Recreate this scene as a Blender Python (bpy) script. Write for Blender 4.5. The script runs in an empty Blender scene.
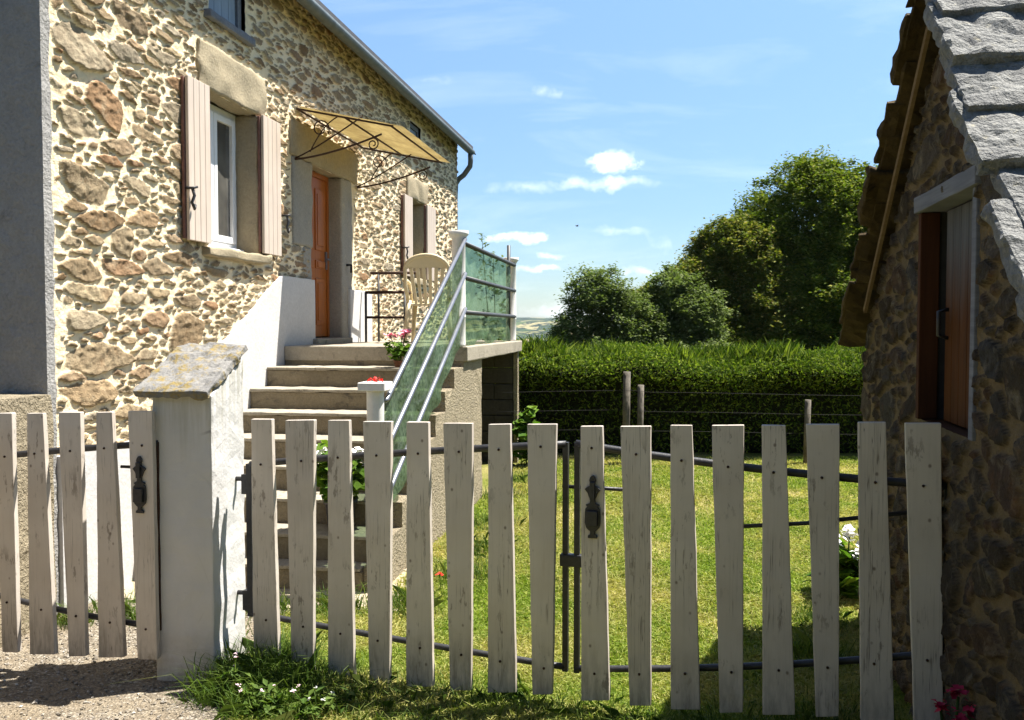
import bpy, bmesh, math, random
import numpy as np
from math import sin, cos, pi, radians, atan, hypot
from mathutils import Vector, Matrix, noise as mnoise

random.seed(7)
S = bpy.context.scene
COL = S.collection

# ------------------------------------------------------------------ world axes of the place
HA = atan(148/900)                      # heading of the house front
HOUSE_C = Vector((-2.478, 4.817, 0))    # near corner of the house front
HROT = pi/2 - HA
HU = Vector((sin(HA), cos(HA), 0)); HN = Vector((cos(HA), -sin(HA), 0))
def hp(u, w, z=0.0):
    "point in front of the house: u along the front, w out from it"
    return HOUSE_C + HU*u + HN*w + Vector((0, 0, z))

# ------------------------------------------------------------------ scene helpers
def link(o):
    COL.objects.link(o); return o
def tag(o, label=None, cat=None, group=None, kind=None):
    if label: o['label'] = label
    if cat: o['category'] = cat
    if group: o['group'] = group
    if kind: o['kind'] = kind
    return o
def thing(name, label, cat, loc=(0, 0, 0), rz=0.0, group=None):
    o = bpy.data.objects.new(name, None); link(o)
    o.empty_display_size = .1
    o.location = loc; o.rotation_euler = (0, 0, rz)
    return tag(o, label, cat, group)
def copy_tree(o, parent=None):
    c = o.copy(); COL.objects.link(c)
    if parent: c.parent = parent
    for ch in list(o.children): copy_tree(ch, c)
    return c

def np_mesh(name, co, faces, mat, parent=None, smooth=False, attrs=None, colattr=None):
    "co Nx3 ; faces MxK array of one size"
    co = np.asarray(co, np.float32); faces = np.asarray(faces, np.int32)
    me = bpy.data.meshes.new(name)
    k = faces.shape[1]; m = faces.shape[0]
    me.vertices.add(len(co)); me.vertices.foreach_set('co', co.ravel())
    me.loops.add(m*k); me.loops.foreach_set('vertex_index', faces.ravel())
    me.polygons.add(m)
    me.polygons.foreach_set('loop_start', np.arange(0, m*k, k, dtype=np.int32))
    me.polygons.foreach_set('loop_total', np.full(m, k, np.int32))
    me.polygons.foreach_set('use_smooth', np.full(m, smooth, bool))
    me.update(calc_edges=True)
    for an, av in (attrs or {}).items():
        a = me.attributes.new(an, 'FLOAT', 'POINT'); a.data.foreach_set('value', np.asarray(av, np.float32))
    o = bpy.data.objects.new(name, me); link(o)
    me.materials.append(mat)
    if parent: o.parent = parent
    return o

class MB:
    "collects shapes into one mesh"
    def __init__(s): s.bm = bmesh.new()
    def box(s, a, b, rot=None, pivot=None):
        a = Vector(a); b = Vector(b); c = (a+b)/2; d = b-a
        r = bmesh.ops.create_cube(s.bm, size=1)
        for v in r['verts']:
            v.co = Vector((v.co.x*d.x, v.co.y*d.y, v.co.z*d.z))
            if rot is not None: v.co = rot @ v.co
            v.co += c
        return s
    def tube(s, pts, r, n=10, cap=True):
        pts = [Vector(p) for p in pts]; rs = r if isinstance(r, (list, tuple)) else [r]*len(pts)
        rings = []; prev = None
        for i, p in enumerate(pts):
            t = (pts[min(i+1, len(pts)-1)] - pts[max(i-1, 0)])
            if t.length < 1e-9: t = Vector((0, 0, 1))
            t.normalize()
            if prev is None:
                ref = Vector((0, 0, 1)) if abs(t.z) < .9 else Vector((1, 0, 0))
                x = t.cross(ref).normalized()
            else:
                x = prev - t*prev.dot(t)
                x = x.normalized() if x.length > 1e-6 else t.orthogonal().normalized()
            prev = x; y = t.cross(x)
            rings.append([s.bm.verts.new(p + (x*cos(2*pi*k/n) + y*sin(2*pi*k/n))*rs[i]) for k in range(n)])
        for a, b in zip(rings, rings[1:]):
            for k in range(n):
                f = s.bm.faces.new((a[k], a[(k+1) % n], b[(k+1) % n], b[k])); f.smooth = True
        if cap:
            s.bm.faces.new(list(reversed(rings[0]))); s.bm.faces.new(rings[-1])
        return s
    def lathe(s, prof, c=(0, 0, 0), n=20, axis='z'):
        rings = []; c = Vector(c)
        for r, z in prof:
            r = max(r, 1e-4)
            rings.append([s.bm.verts.new(c + Vector((r*cos(2*pi*k/n), r*sin(2*pi*k/n), z))) for k in range(n)])
        for a, b in zip(rings, rings[1:]):
            for k in range(n):
                f = s.bm.faces.new((a[k], a[(k+1) % n], b[(k+1) % n], b[k])); f.smooth = True
        s.bm.faces.new(list(reversed(rings[0]))); s.bm.faces.new(rings[-1])
        return s
    def prism(s, poly, e):
        "poly: list of 3d points (planar), extruded by vector e"
        e = Vector(e)
        a = [s.bm.verts.new(Vector(p)) for p in poly]; b = [s.bm.verts.new(Vector(p)+e) for p in poly]
        n = len(a)
        s.bm.faces.new(a); s.bm.faces.new(list(reversed(b)))
        for k in range(n): s.bm.faces.new((a[k], b[k], b[(k+1) % n], a[(k+1) % n]))
        return s
    def build(s, name, mat, parent=None, bevel=0.0, seg=2, cuts=0, rough=0.0, rscale=6.0, seed=0.0, smooth=False, subdiv_len=None):
        bm = s.bm
        bmesh.ops.recalc_face_normals(bm, faces=bm.faces[:])
        if bevel:
            bmesh.ops.bevel(bm, geom=[e for e in bm.edges if not e.smooth or True][:], offset=bevel, segments=seg, profile=.6, affect='EDGES', clamp_overlap=True)
        if subdiv_len:
            for _ in range(7):
                es = [e for e in bm.edges if e.calc_length() > subdiv_len]
                if not es or len(bm.verts) > 120000: break
                bmesh.ops.subdivide_edges(bm, edges=es, cuts=1, use_grid_fill=True)
            bmesh.ops.triangulate(bm, faces=[f for f in bm.faces if len(f.verts) > 4])
        if cuts: bmesh.ops.subdivide_edges(bm, edges=bm.edges[:], cuts=cuts, use_grid_fill=True)
        if rough:
            bm.normal_update()
            off = Vector((seed*3.7, seed*1.3, seed*7.1))
            mv = [(v, v.normal*(rough*(mnoise.fractal((v.co+off)*rscale, 1.0, 2.0, 4)))) for v in bm.verts]
            for v, d in mv: v.co += d
        if smooth:
            for f in bm.faces: f.smooth = True
        me = bpy.data.meshes.new(name); bm.to_mesh(me); bm.free()
        me.materials.append(mat)
        o = bpy.data.objects.new(name, me); link(o)
        if parent: o.parent = parent
        return o

# ------------------------------------------------------------------ numpy noise
_T = np.random.RandomState(3).rand(256, 256).astype(np.float32)
def vn(x, y, seed=0):
    x = x + seed*17.3; y = y + seed*31.7
    xi = np.floor(x).astype(int); yi = np.floor(y).astype(int)
    fx = x-xi; fy = y-yi; fx = fx*fx*(3-2*fx); fy = fy*fy*(3-2*fy)
    g = lambda a, b: _T[a % 256, b % 256]
    return (g(xi, yi)*(1-fx)+g(xi+1, yi)*fx)*(1-fy) + (g(xi, yi+1)*(1-fx)+g(xi+1, yi+1)*fx)*fy
def fbm(x, y, seed=0, o=4, gain=.5):
    t = 0; a = 1; n = 0
    for i in range(o):
        t = t + a*(vn(x*2**i, y*2**i, seed+i)*2-1); n += a; a *= gain
    return t/n

# ------------------------------------------------------------------ materials
class NT:
    def __init__(s, name, rough=.8, spec=.3):
        s.m = bpy.data.materials.new(name); s.m.use_nodes = True
        s.t = s.m.node_tree; s.b = s.t.nodes['Principled BSDF']; s.out = s.t.nodes['Material Output']
        s.b.inputs['Roughness'].default_value = rough
        s.b.inputs['Specular IOR Level'].default_value = spec
    def n(s, ty, **kw):
        nd = s.t.nodes.new(ty)
        for k, v in kw.items():
            if k.startswith('i_'):
                key = k[2:]
                key = int(key) if key.isdigit() else key
                s.set(nd.inputs[key], v)
            else: setattr(nd, k, v)
        return nd
    def set(s, sock, v):
        if hasattr(v, 'is_linked') or isinstance(v, bpy.types.NodeSocket): s.t.links.new(v, sock)
        elif isinstance(v, (tuple, list)) and len(v) == 3 and sock.type == 'RGBA': sock.default_value = (*v, 1)
        else: sock.default_value = v
    def coord(s, kind='Object', scale=None):
        c = s.n('ShaderNodeTexCoord').outputs[kind]
        if scale:
            mp = s.n('ShaderNodeMapping'); s.set(mp.inputs['Vector'], c); mp.inputs['Scale'].default_value = scale; return mp.outputs[0]
        return c
    def noise(s, vec, scale, detail=4, rough=.55, dist=0.0):
        nd = s.n('ShaderNodeTexNoise'); s.set(nd.inputs['Vector'], vec)
        nd.inputs['Scale'].default_value = scale; nd.inputs['Detail'].default_value = detail; nd.inputs['Roughness'].default_value = rough
        nd.inputs['Distortion'].default_value = dist
        return nd.outputs[0]
    def vor(s, vec, scale, feature='F1', out='Distance', rnd=1.0):
        nd = s.n('ShaderNodeTexVoronoi', feature=feature); s.set(nd.inputs['Vector'], vec); nd.inputs['Scale'].default_value = scale
        nd.inputs['Randomness'].default_value = rnd
        return nd.outputs[out]
    def ramp(s, fac, stops, interp='LINEAR'):
        nd = s.n('ShaderNodeValToRGB'); s.set(nd.inputs[0], fac); cr = nd.color_ramp; cr.interpolation = interp
        while len(cr.elements) < len(stops): cr.elements.new(.5)
        for e, (p, c) in zip(cr.elements, stops):
            e.position = p; e.color = (*c, 1) if isinstance(c, (tuple, list)) else (c, c, c, 1)
        return nd.outputs[0]
    def mix(s, f, a, b, mode='MIX'):
        nd = s.n('ShaderNodeMix', data_type='RGBA', blend_type=mode)
        s.set(nd.inputs[0], f); s.set(nd.inputs[6], a); s.set(nd.inputs[7], b); return nd.outputs[2]
    def math(s, op, a, b=0.0, clamp=False):
        nd = s.n('ShaderNodeMath', operation=op, use_clamp=clamp); s.set(nd.inputs[0], a); s.set(nd.inputs[1], b); return nd.outputs[0]
    def attr(s, name):
        return s.n('ShaderNodeAttribute', attribute_name=name).outputs['Fac']
    def island(s): return s.n('ShaderNodeNewGeometry').outputs['Random Per Island']
    def color(s, c): s.set(s.b.inputs['Base Color'], c); return s
    def bump(s, h, strength=.4, dist=.01):
        nd = s.n('ShaderNodeBump'); s.set(nd.inputs['Height'], h); nd.inputs['Strength'].default_value = strength; nd.inputs['Distance'].default_value = dist
        s.set(s.b.inputs['Normal'], nd.outputs[0]); return s
    def translucent(s, c, f):
        tr = s.n('ShaderNodeBsdfTranslucent'); s.set(tr.inputs[0], c)
        mx = s.n('ShaderNodeMixShader'); mx.inputs[0].default_value = f
        s.t.links.new(s.b.outputs[0], mx.inputs[1]); s.t.links.new(tr.outputs[0], mx.inputs[2]); s.t.links.new(mx.outputs[0], s.out.inputs[0])
        return s

def m_stonewall(name, mortar, mortar2, stops, bump=.5):
    k = NT(name, .92, .15); c = k.coord()
    n1 = k.noise(c, 3.0, 5, .6); n2 = k.noise(c, 22, 5, .65); n3 = k.noise(c, 120, 3, .6)
    mo = k.mix(k.ramp(n1, [(.35, 0), (.68, 1)]), mortar, mortar2)
    mo = k.mix(k.math('MULTIPLY', k.ramp(n2, [(.3, 1), (.52, 0)]), .35), mo, tuple(x*.6 for x in mortar2))
    st = k.ramp(k.attr('tint'), stops)
    st = k.mix(k.ramp(n2, [(.32, .55), (.6, 0)]), st, tuple(x*.42 for x in stops[0][1]))
    st = k.mix(k.math('MULTIPLY', k.ramp(k.noise(c, 9, 6, .7, .4), [(.52, 0), (.72, 1)]), .5), st, (.40, .34, .23))
    st = k.mix(k.math('MULTIPLY', k.ramp(k.noise(c, 5, 4, .6, .3), [(.58, 0), (.74, 1)]), .45), st, (.26, .13, .055))
    col = k.mix(k.attr('stone'), mo, st)
    col = k.mix(.22, col, k.ramp(n3, [(.3, (.25, .25, .25)), (.7, (.8, .8, .8))]), 'SOFT_LIGHT')
    k.color(col).bump(k.math('ADD', n3, k.math('MULTIPLY', n2, 1.8)), bump, .018)
    return k.m

M = {}
M['house_stone'] = m_stonewall('house_stone', (.89, .745, .51), (.80, .64, .41),
    [(0, (.21, .135, .07)), (.15, (.33, .245, .145)), (.32, (.39, .315, .205)), (.45, (.29, .165, .085)), (.55, (.42, .315, .185)), (.7, (.32, .27, .195)), (.85, (.46, .355, .21)), (1, (.28, .21, .13))])
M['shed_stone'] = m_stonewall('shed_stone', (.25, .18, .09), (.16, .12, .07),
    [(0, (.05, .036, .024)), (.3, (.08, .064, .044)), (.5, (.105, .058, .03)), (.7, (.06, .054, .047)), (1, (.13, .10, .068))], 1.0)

def m_rough(name, c1, c2, scale=60, bump=.6, spots=None, big=2.0, dist=.01, rough=.9):
    k = NT(name, rough, .2); c = k.coord()
    n1 = k.noise(c, big, 5, .6); n2 = k.noise(c, scale, 4, .65); n4 = k.noise(c, big*7, 5, .65)
    col = k.mix(k.ramp(k.math('ADD', k.math('MULTIPLY', n1, .6), k.math('MULTIPLY', n4, .4)), [(.35, 0), (.66, 1)]), c1, c2)
    col = k.mix(.3, col, k.ramp(n2, [(.3, (.2, .2, .2)), (.7, (.8, .8, .8))]), 'SOFT_LIGHT')
    if spots: col = k.mix(k.ramp(k.noise(c, big*3.3, 6, .7, .5), [(spots[1], 0), (spots[1]+.12, 1)]), col, spots[0])
    k.color(col).bump(n2, bump, dist)
    return k.m
M['roughcast_grey'] = m_rough('roughcast_grey', (.29, .28, .265), (.37, .355, .335), 55, 1.0, ((.20, .19, .18), .60), 1.6, dist=.02)
M['roughcast_beige'] = m_rough('roughcast_beige', (.43, .36, .245), (.32, .27, .185), 48, 1.0, ((.17, .14, .09), .55), 9, dist=.05)
M['white_render'] = m_rough('white_render', (.58, .565, .55), (.51, .50, .485), 40, .3, ((.44, .42, .37), .70))
M['dressed_stone'] = m_rough('dressed_stone', (.37, .305, .20), (.29, .245, .165), 45, .6, ((.22, .18, .13), .62), 3)
M['granite_grey'] = m_rough('granite_grey', (.34, .31, .25), (.27, .25, .215), 55, .5, ((.42, .36, .25), .6), 3)
M['concrete'] = m_rough('concrete', (.235, .195, .13), (.16, .132, .088), 70, .6, ((.095, .083, .065), .56), 2.6)
M['concrete_light'] = m_rough('concrete_light', (.36, .32, .25), (.28, .245, .19), 70, .5, ((.16, .14, .11), .57), 3)
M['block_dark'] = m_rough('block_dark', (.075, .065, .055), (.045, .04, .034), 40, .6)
M['slate'] = m_rough('slate', (.10, .105, .12), (.07, .075, .085), 40, .3)
M['sill_slate'] = m_rough('sill_slate', (.20, .21, .235), (.15, .155, .17), 40, .4)
M['cap_stone'] = m_rough('cap_stone', (.25, .24, .22), (.16, .155, .15), 60, .8, ((.25, .19, .075), .50), 6)
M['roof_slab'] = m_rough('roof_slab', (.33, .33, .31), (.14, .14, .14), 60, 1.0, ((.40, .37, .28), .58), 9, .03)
M['roof_slab_shaded'] = m_rough('roof_slab_shaded', (.075, .05, .018), (.04, .028, .014), 40, .8, ((.02, .015, .01), .56), 3)  # dark copy of the slab stone, underside shade put into its colour
M['plastic_white'] = m_rough('plastic_white', (.72, .70, .66), (.64, .62, .58), 30, .1, ((.46, .43, .37), .68), 4)
def m_pillar():
    k = NT('pillar_render', .9, .2); c = k.coord(); z = k.n('ShaderNodeSeparateXYZ'); k.set(z.inputs[0], c)
    col = k.mix(k.ramp(k.noise(c, 3, 5, .6), [(.35, 0), (.66, 1)]), (.58, .565, .55), (.51, .50, .485))
    streak = k.noise(k.coord('Object', (22, 22, 1.6)), 1, 5, .65)
    top = k.math('MULTIPLY', k.ramp(z.outputs[2], [(1.0, 0), (1.0, 1)]) if 0 else k.math('SUBTRACT', z.outputs[2], .95, True), k.ramp(streak, [(.42, 0), (.66, 1)]))
    col = k.mix(k.math('MULTIPLY', top, 2.2, True), col, (.30, .275, .19))
    mud = k.math('MULTIPLY', k.ramp(z.outputs[2], [(.0, 1), (.26, 0)]), k.ramp(k.noise(c, 14, 5, .7), [(.36, 0), (.62, 1)]))
    col = k.mix(k.math('MULTIPLY', mud, .65), col, (.30, .26, .20))
    crack = k.vor(k.coord('Object', (1, 1, .6)), 5.0, 'DISTANCE_TO_EDGE'); cg = k.ramp(k.noise(c, 2.2, 2), [(.56, 0), (.62, 1)])
    cm = k.math('MULTIPLY', k.ramp(crack, [(.004, 1), (.012, 0)]), cg)
    col = k.mix(k.math('MULTIPLY', cm, .55), col, (.22, .20, .18))
    k.color(col).bump(k.noise(c, 40, 4, .65), .35, .01); return k.m
M['pillar_render'] = m_pillar()
M['pvc'] = m_rough('pvc', (.80, .80, .79), (.76, .76, .76), 20, .05, rough=.35)
def simple(name, c, rough=.6, metal=0.0, spec=.4, var=.25, scale=25, bump=0.0):
    k = NT(name, rough, spec); k.b.inputs['Metallic'].default_value = metal
    n = k.noise(k.coord(), scale, 4, .6)
    k.color(k.mix(k.ramp(n, [(.3, 0), (.7, 1)]), tuple(x*(1-var) for x in c), tuple(min(1, x*(1+var)) for x in c)))
    if bump: k.bump(n, bump, .005)
    return k.m
M['iron'] = simple('iron', (.018, .018, .021), .5, 0.0, .5, .4, 60, .3)
M['rust_iron'] = simple('rust_iron', (.045, .022, .014), .75, 0.0, .3, .5, 60, .4)
M['steel'] = simple('steel', (.21, .22, .25), .38, .6, .5, .15, 40)
M['grey_paint'] = simple('grey_paint', (.05, .052, .056), .5, 0, .4, .2, 30)
M['zinc'] = simple('zinc', (.13, .15, .155), .5, .2, .4, .25, 12)
M['resin'] = simple('resin', (.62, .52, .33), .45, 0, .4, .06, 8)
M['pot_dark'] = simple('pot_dark', (.022, .02, .022), .5)
M['pot_clay'] = simple('pot_clay', (.30, .13, .07), .8)
M['bird_black'] = simple('bird_black', (.02, .02, .022), .7)
M['post_wood'] = simple('post_wood', (.12, .105, .085), .9, 0, .2, .4, 20, .5)
M['wire'] = simple('wire', (.03, .028, .026), .9, .0)
def m_wood(name, c1, c2, scale=(40, 40, 2.2), rough=.5, spec=.4, bump=.25):
    k = NT(name, rough, spec); c = k.coord('Object', scale)
    n = k.noise(c, 1.0, 5, .6, .6); n2 = k.noise(k.coord(), 3, 3)
    col = k.mix(k.ramp(n, [(.32, 0), (.68, 1)]), c1, c2)
    col = k.mix(k.math('MULTIPLY', k.ramp(n2, [(.4, 0), (.7, 1)]), .35), col, tuple(x*.7 for x in c1))
    k.color(col).bump(n, bump, .003); return k.m
M['door_wood'] = m_wood('door_wood', (.33, .088, .010), (.43, .13, .018), rough=.35)
M['shutter_paint'] = m_wood('shutter_paint', (.54, .445, .36), (.60, .50, .415), bump=.1)
M['shutter_edge'] = simple('shutter_edge', (.17, .08, .06), .7)
M['blue_shutter'] = m_wood('blue_shutter', (.22, .27, .33), (.29, .345, .41))
M['lintel_wood'] = m_wood('lintel_wood', (.13, .135, .155), (.20, .205, .225), (3, 3, 60), .85, .15)
M['batten_wood'] = m_wood('batten_wood', (.15, .10, .05), (.21, .145, .075), (3, 3, 60), .85, .15)
M['jamb_wood'] = m_wood('jamb_wood', (.05, .018, .007), (.08, .03, .011), rough=.8, spec=.1)
def m_hatch():
    k = NT('hatch_boards', .7, .06); c = k.coord('Object', (40, 40, 2.0))
    n = k.noise(c, 1, 5, .6, .5)
    z = k.n('ShaderNodeSeparateXYZ'); k.set(z.inputs[0], k.coord()); 
    h = k.math('ADD', k.math('SUBTRACT', z.outputs[2], 1.05), k.math('MULTIPLY', k.noise(k.coord('Object', (30, 30, 2)), 1, 4), .30))
    wood = k.mix(k.ramp(n, [(.3, 0), (.7, 1)]), (.060, .021, .006), (.10, .038, .011))
    grey = k.mix(k.ramp(n, [(.3, 0), (.7, 1)]), (.07, .07, .075), (.12, .12, .125))  # pale sheen of the upper boards, painted in by height
    k.color(k.mix(k.ramp(h, [(.70, 0), (1.0, 1)]), wood, grey)).bump(n, .2, .003)
    return k.m
M['hatch_boards'] = m_hatch()
def m_picket():
    k = NT('picket_paint', .6, .25); c = k.coord()
    ob = k.n('ShaderNodeObjectInfo').outputs['Random']
    off = k.n('ShaderNodeVectorMath', operation='ADD'); k.set(off.inputs[0], c)
    cx = k.n('ShaderNodeCombineXYZ'); k.set(cx.inputs[1], k.math('MULTIPLY', ob, 19)); k.set(cx.inputs[2], k.math('MULTIPLY', ob, 7)); k.t.links.new(cx.outputs[0], off.inputs[1])
    v = off.outputs[0]
    def sc(s):
        mp = k.n('ShaderNodeMapping'); k.set(mp.inputs[0], v); mp.inputs['Scale'].default_value = s; return mp.outputs[0]
    base = k.mix(k.ramp(k.noise(v, 4, 4), [(.35, 0), (.65, 1)]), (.60, .54, .475), (.53, .47, .405))
    grain = k.noise(sc((90, 90, 3)), 1, 5, .65, .3)
    base = k.mix(k.math('MULTIPLY', k.ramp(grain, [(.35, 1), (.5, 0)]), .10), base, (.30, .26, .22))
    crack = k.noise(sc((55, 55, 1.1)), 1, 3, .6, .25)
    gate = k.ramp(k.noise(v, 2.6, 2), [(.47, 0), (.56, 1)])
    cm = k.math('MULTIPLY', k.ramp(crack, [(.489, 0), (.497, 1), (.503, 1), (.511, 0)]), gate)
    base = k.mix(k.math('MULTIPLY', cm, .7), base, (.08, .065, .055))
    sp = k.vor(sc((1, 1, .8)), 17, 'F1', 'Distance'); spr = k.vor(sc((1, 1, .8)), 17, 'F1', 'Color')
    sx = k.n('ShaderNodeSeparateColor'); k.set(sx.inputs[0], spr)
    knot = k.math('MULTIPLY', k.ramp(sp, [(.05, 1), (.13, 0)]), k.ramp(sx.outputs[0], [(.60, 0), (.64, 1)]))
    base = k.mix(k.math('MULTIPLY', knot, .75), base, (.12, .085, .06))
    flake = k.math('MULTIPLY', k.ramp(k.noise(sc((30, 30, 9)), 1, 6, .7), [(.57, 0), (.61, 1)]), k.ramp(k.noise(v, 3.1, 3), [(.46, 0), (.6, 1)]))
    base = k.mix(k.math('MULTIPLY', flake, .7), base, (.20, .165, .135))
    z = k.n('ShaderNodeSeparateXYZ'); k.set(z.inputs[0], c)
    low = k.math('MULTIPLY', k.ramp(z.outputs[2], [(.03, 1), (.34, 0)]), k.ramp(k.noise(sc((35, 35, 7)), 1, 5, .7), [(.40, 0), (.62, 1)]))
    base = k.mix(k.math('MULTIPLY', low, .75), base, (.15, .13, .105))
    base = k.mix(.35, base, k.mix(ob, (.36, .36, .36), (.62, .60, .58)), 'SOFT_LIGHT')
    base = k.mix(k.math('MULTIPLY', k.ramp(k.noise(sc((14, 14, 2.2)), 1, 5, .65), [(.63, 0), (.76, 1)]), .35), base, (.38, .28, .17))
    k.color(base).bump(k.math('ADD', grain, k.math('MULTIPLY', cm, -1.2)), .3, .002)
    return k.m
M['picket_paint'] = m_picket()
def m_leaf(name, stops, tf=.35, spec=.12, rough=.7):
    k = NT(name, rough, spec); r = k.island()
    col = k.ramp(r, stops)
    big = k.noise(k.coord(), .8, 3)
    col = k.mix(.35, col, k.ramp(big, [(.3, (.3, .3, .3)), (.7, (.72, .72, .72))]), 'SOFT_LIGHT')
    k.color(col)
    k.translucent(k.mix(1.0, col, (1.0, 1.15, .5), 'MULTIPLY'), tf)
    return k.m
M['leaf_chestnut'] = m_leaf('leaf_chestnut', [(0, (.05, .085, .010)), (.5, (.115, .155, .018)), (.85, (.20, .225, .03)), (1, (.29, .27, .06))])
M['leaf_olive'] = m_leaf('leaf_olive', [(0, (.075, .11, .032)), (.5, (.125, .165, .05)), (1, (.20, .23, .085))])
M['leaf_bright'] = m_leaf('leaf_bright', [(0, (.06, .095, .015)), (.6, (.13, .15, .022)), (1, (.28, .23, .06))])
M['leaf_hedge'] = m_leaf('leaf_hedge', [(0, (.03, .06, .008)), (.5, (.085, .14, .014)), (1, (.26, .31, .045))], .4)
M['leaf_pot'] = m_leaf('leaf_pot', [(0, (.05, .12, .015)), (.6, (.12, .21, .025)), (1, (.22, .30, .05))], .35)
M['leaf_dark'] = m_leaf('leaf_dark', [(0, (.02, .05, .012)), (1, (.06, .115, .03))], .3)
M['hedge_shade'] = simple('hedge_shade', (.016, .018, .009), .95, 0, .05, .5, 20, .6)  # near-black, paints in the shade inside the hedge
M['bark'] = simple('bark', (.08, .065, .05), .9, 0, .1, .4, 12, .6)
for nm, c in (('pink', (.85, .30, .42)), ('white', (.85, .84, .80)), ('red', (.75, .02, .015)), ('crimson', (.36, .015, .05)), ('yellowish', (.65, .6, .3)), ('palepink', (.8, .6, .65))):
    M['petal_'+nm] = simple('petal_'+nm, c, .6, 0, .2, .12)
def m_grass(name, a, b, dry, thr):
    k = NT(name, .6, .2); r = k.island()
    col = k.mix(r, a, b)
    c = k.coord()
    d = k.ramp(k.math('ADD', k.math('MULTIPLY', k.noise(c, 1.1, 5, .65, .4), .85), k.math('MULTIPLY', r, .15)), [(thr-.1, 0), (thr+.12, 1)])
    col = k.mix(k.math('MULTIPLY', d, .8), col, dry)
    k.color(col); k.translucent(k.mix(1.0, col, (1.0, 1.1, .55), 'MULTIPLY'), .4)
    return k.m
M['grass'] = m_grass('grass', (.15, .225, .028), (.31, .395, .06), (.56, .47, .20), .50)
M['weed'] = m_grass('weed', (.055, .11, .016), (.14, .20, .032), (.32, .27, .11), .62)
def m_lawn():
    k = NT('lawn_soil', .95, .1); c = k.coord()
    n = k.noise(c, 1.1, 4, .6); f = k.noise(c, 40, 5, .7)
    col = k.mix(k.ramp(n, [(.4, 0), (.62, 1)]), (.18, .20, .035), (.40, .33, .14))
    col = k.mix(k.ramp(f, [(.35, .8), (.6, 0)]), col, (.05, .06, .015))
    k.color(col).bump(f, .8, .03); return k.m
M['lawn'] = m_lawn()
def m_gravel():
    k = NT('gravel', .95, .15); c = k.coord()
    v = k.vor(c, 75, 'F1', 'Color'); d = k.vor(c, 75, 'F1', 'Distance'); d2 = k.vor(c, 160, 'F1', 'Distance')
    s = k.n('ShaderNodeSeparateColor'); k.set(s.inputs[0], v)
    col = k.ramp(s.outputs[0], [(0, (.13, .11, .085)), (.4, (.23, .195, .15)), (.75, (.31, .27, .205)), (1, (.42, .385, .33))])
    col = k.mix(k.ramp(k.noise(c, 2.2, 5, .65), [(.42, 0), (.62, .8)]), col, (.25, .20, .135))
    col = k.mix(k.ramp(d, [(.35, 0), (.7, .6)]), col, (.13, .105, .075))
    k.color(col).bump(k.math('ADD', k.math('MULTIPLY', d, -1.0), k.math('MULTIPLY', d2, -.5)), .9, .012); return k.m
M['gravel'] = m_gravel()
M['sand_path'] = m_rough('sand_path', (.40, .34, .245), (.32, .27, .19), 90, .5, ((.22, .18, .12), .6), 2.5)
M['pebble'] = None
k = NT('pebble', .85, .25); k.color(k.ramp(k.island(), [(0, (.11, .095, .075)), (.5, (.24, .21, .17)), (.9, (.34, .31, .27)), (1, (.5, .48, .44))])); M['pebble'] = k.m
def m_hills():
    k = NT('hill_fields', .95, .05); c = k.coord()
    v = k.vor(k.coord('Object', (1, .30, 0)), .021, 'F1', 'Color'); s = k.n('ShaderNodeSeparateColor'); k.set(s.inputs[0], v)
    col = k.ramp(s.outputs[0], [(0, (.022, .042, .016)), (.3, (.03, .055, .018)), (.45, (.06, .09, .028)), (.6, (.15, .145, .06)), (.8, (.24, .21, .10)), (1, (.015, .03, .012))], 'CONSTANT')
    col = k.mix(k.ramp(k.noise(k.coord('Object', (1, .35, 1)), .03, 6, .65), [(.50, 0), (.55, 1)]), col, (.010, .022, .010))
    sy = k.n('ShaderNodeSeparateXYZ'); k.set(sy.inputs[0], c)
    col = k.mix(k.math('LESS_THAN', sy.outputs[1], 40.0), col, k.mix(k.noise(c, 1.5, 5), (.012, .018, .006), (.03, .038, .014)))  # dark near ground and added bank, to limit bounced light
    k.color(col); return k.m
M['hills'] = m_hills()
def m_green_panel():
    k = NT('green_panel', .35, .3); c = k.coord()
    n = k.noise(c, 7, 5, .6, 1.2); n2 = k.noise(c, 30, 5, .65)
    col = k.mix(k.ramp(n, [(.3, 0), (.7, 1)]), (.34, .49, .33), (.52, .66, .48))
    tr = k.n('ShaderNodeBsdfTransparent'); k.set(tr.inputs[0], col)
    k.color(k.mix(k.ramp(n2, [(.4, 0), (.65, 1)]), (.08, .135, .075), (.16, .22, .13)))
    k.bump(n, .5, .03)
    mx = k.n('ShaderNodeMixShader'); k.set(mx.inputs[0], k.ramp(n2, [(.3, .40), (.72, .66)]))
    k.t.links.new(tr.outputs[0], mx.inputs[1]); k.t.links.new(k.b.outputs[0], mx.inputs[2]); k.t.links.new(mx.outputs[0], k.out.inputs[0])
    return k.m
M['green_panel'] = m_green_panel()
def m_canopy():
    k = NT('canopy_sheet', .5, .3); c = k.coord()
    n = k.noise(c, 5, 6, .7, .3); n2 = k.noise(k.coord('Object', (3, 25, 3)), 1, 4)
    col = k.mix(k.ramp(n, [(.35, 0), (.68, 1)]), (.30, .22, .085), (.50, .40, .18))
    col = k.mix(k.math('MULTIPLY', k.ramp(n2, [(.5, 0), (.7, 1)]), .5), col, (.28, .20, .08))
    k.color(col); k.translucent(col, .5); return k.m
M['canopy'] = m_canopy()
def m_glass_dark():
    k = NT('window_pane', .06, .6); k.color(k.mix(k.ramp(k.noise(k.coord(), 2.5, 3), [(.35, 0), (.7, 1)]), (.035, .035, .035), (.12, .115, .10))); return k.m
M['pane'] = m_glass_dark()
M['dark_room'] = simple('dark_room', (.03, .027, .024), .9)

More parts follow.
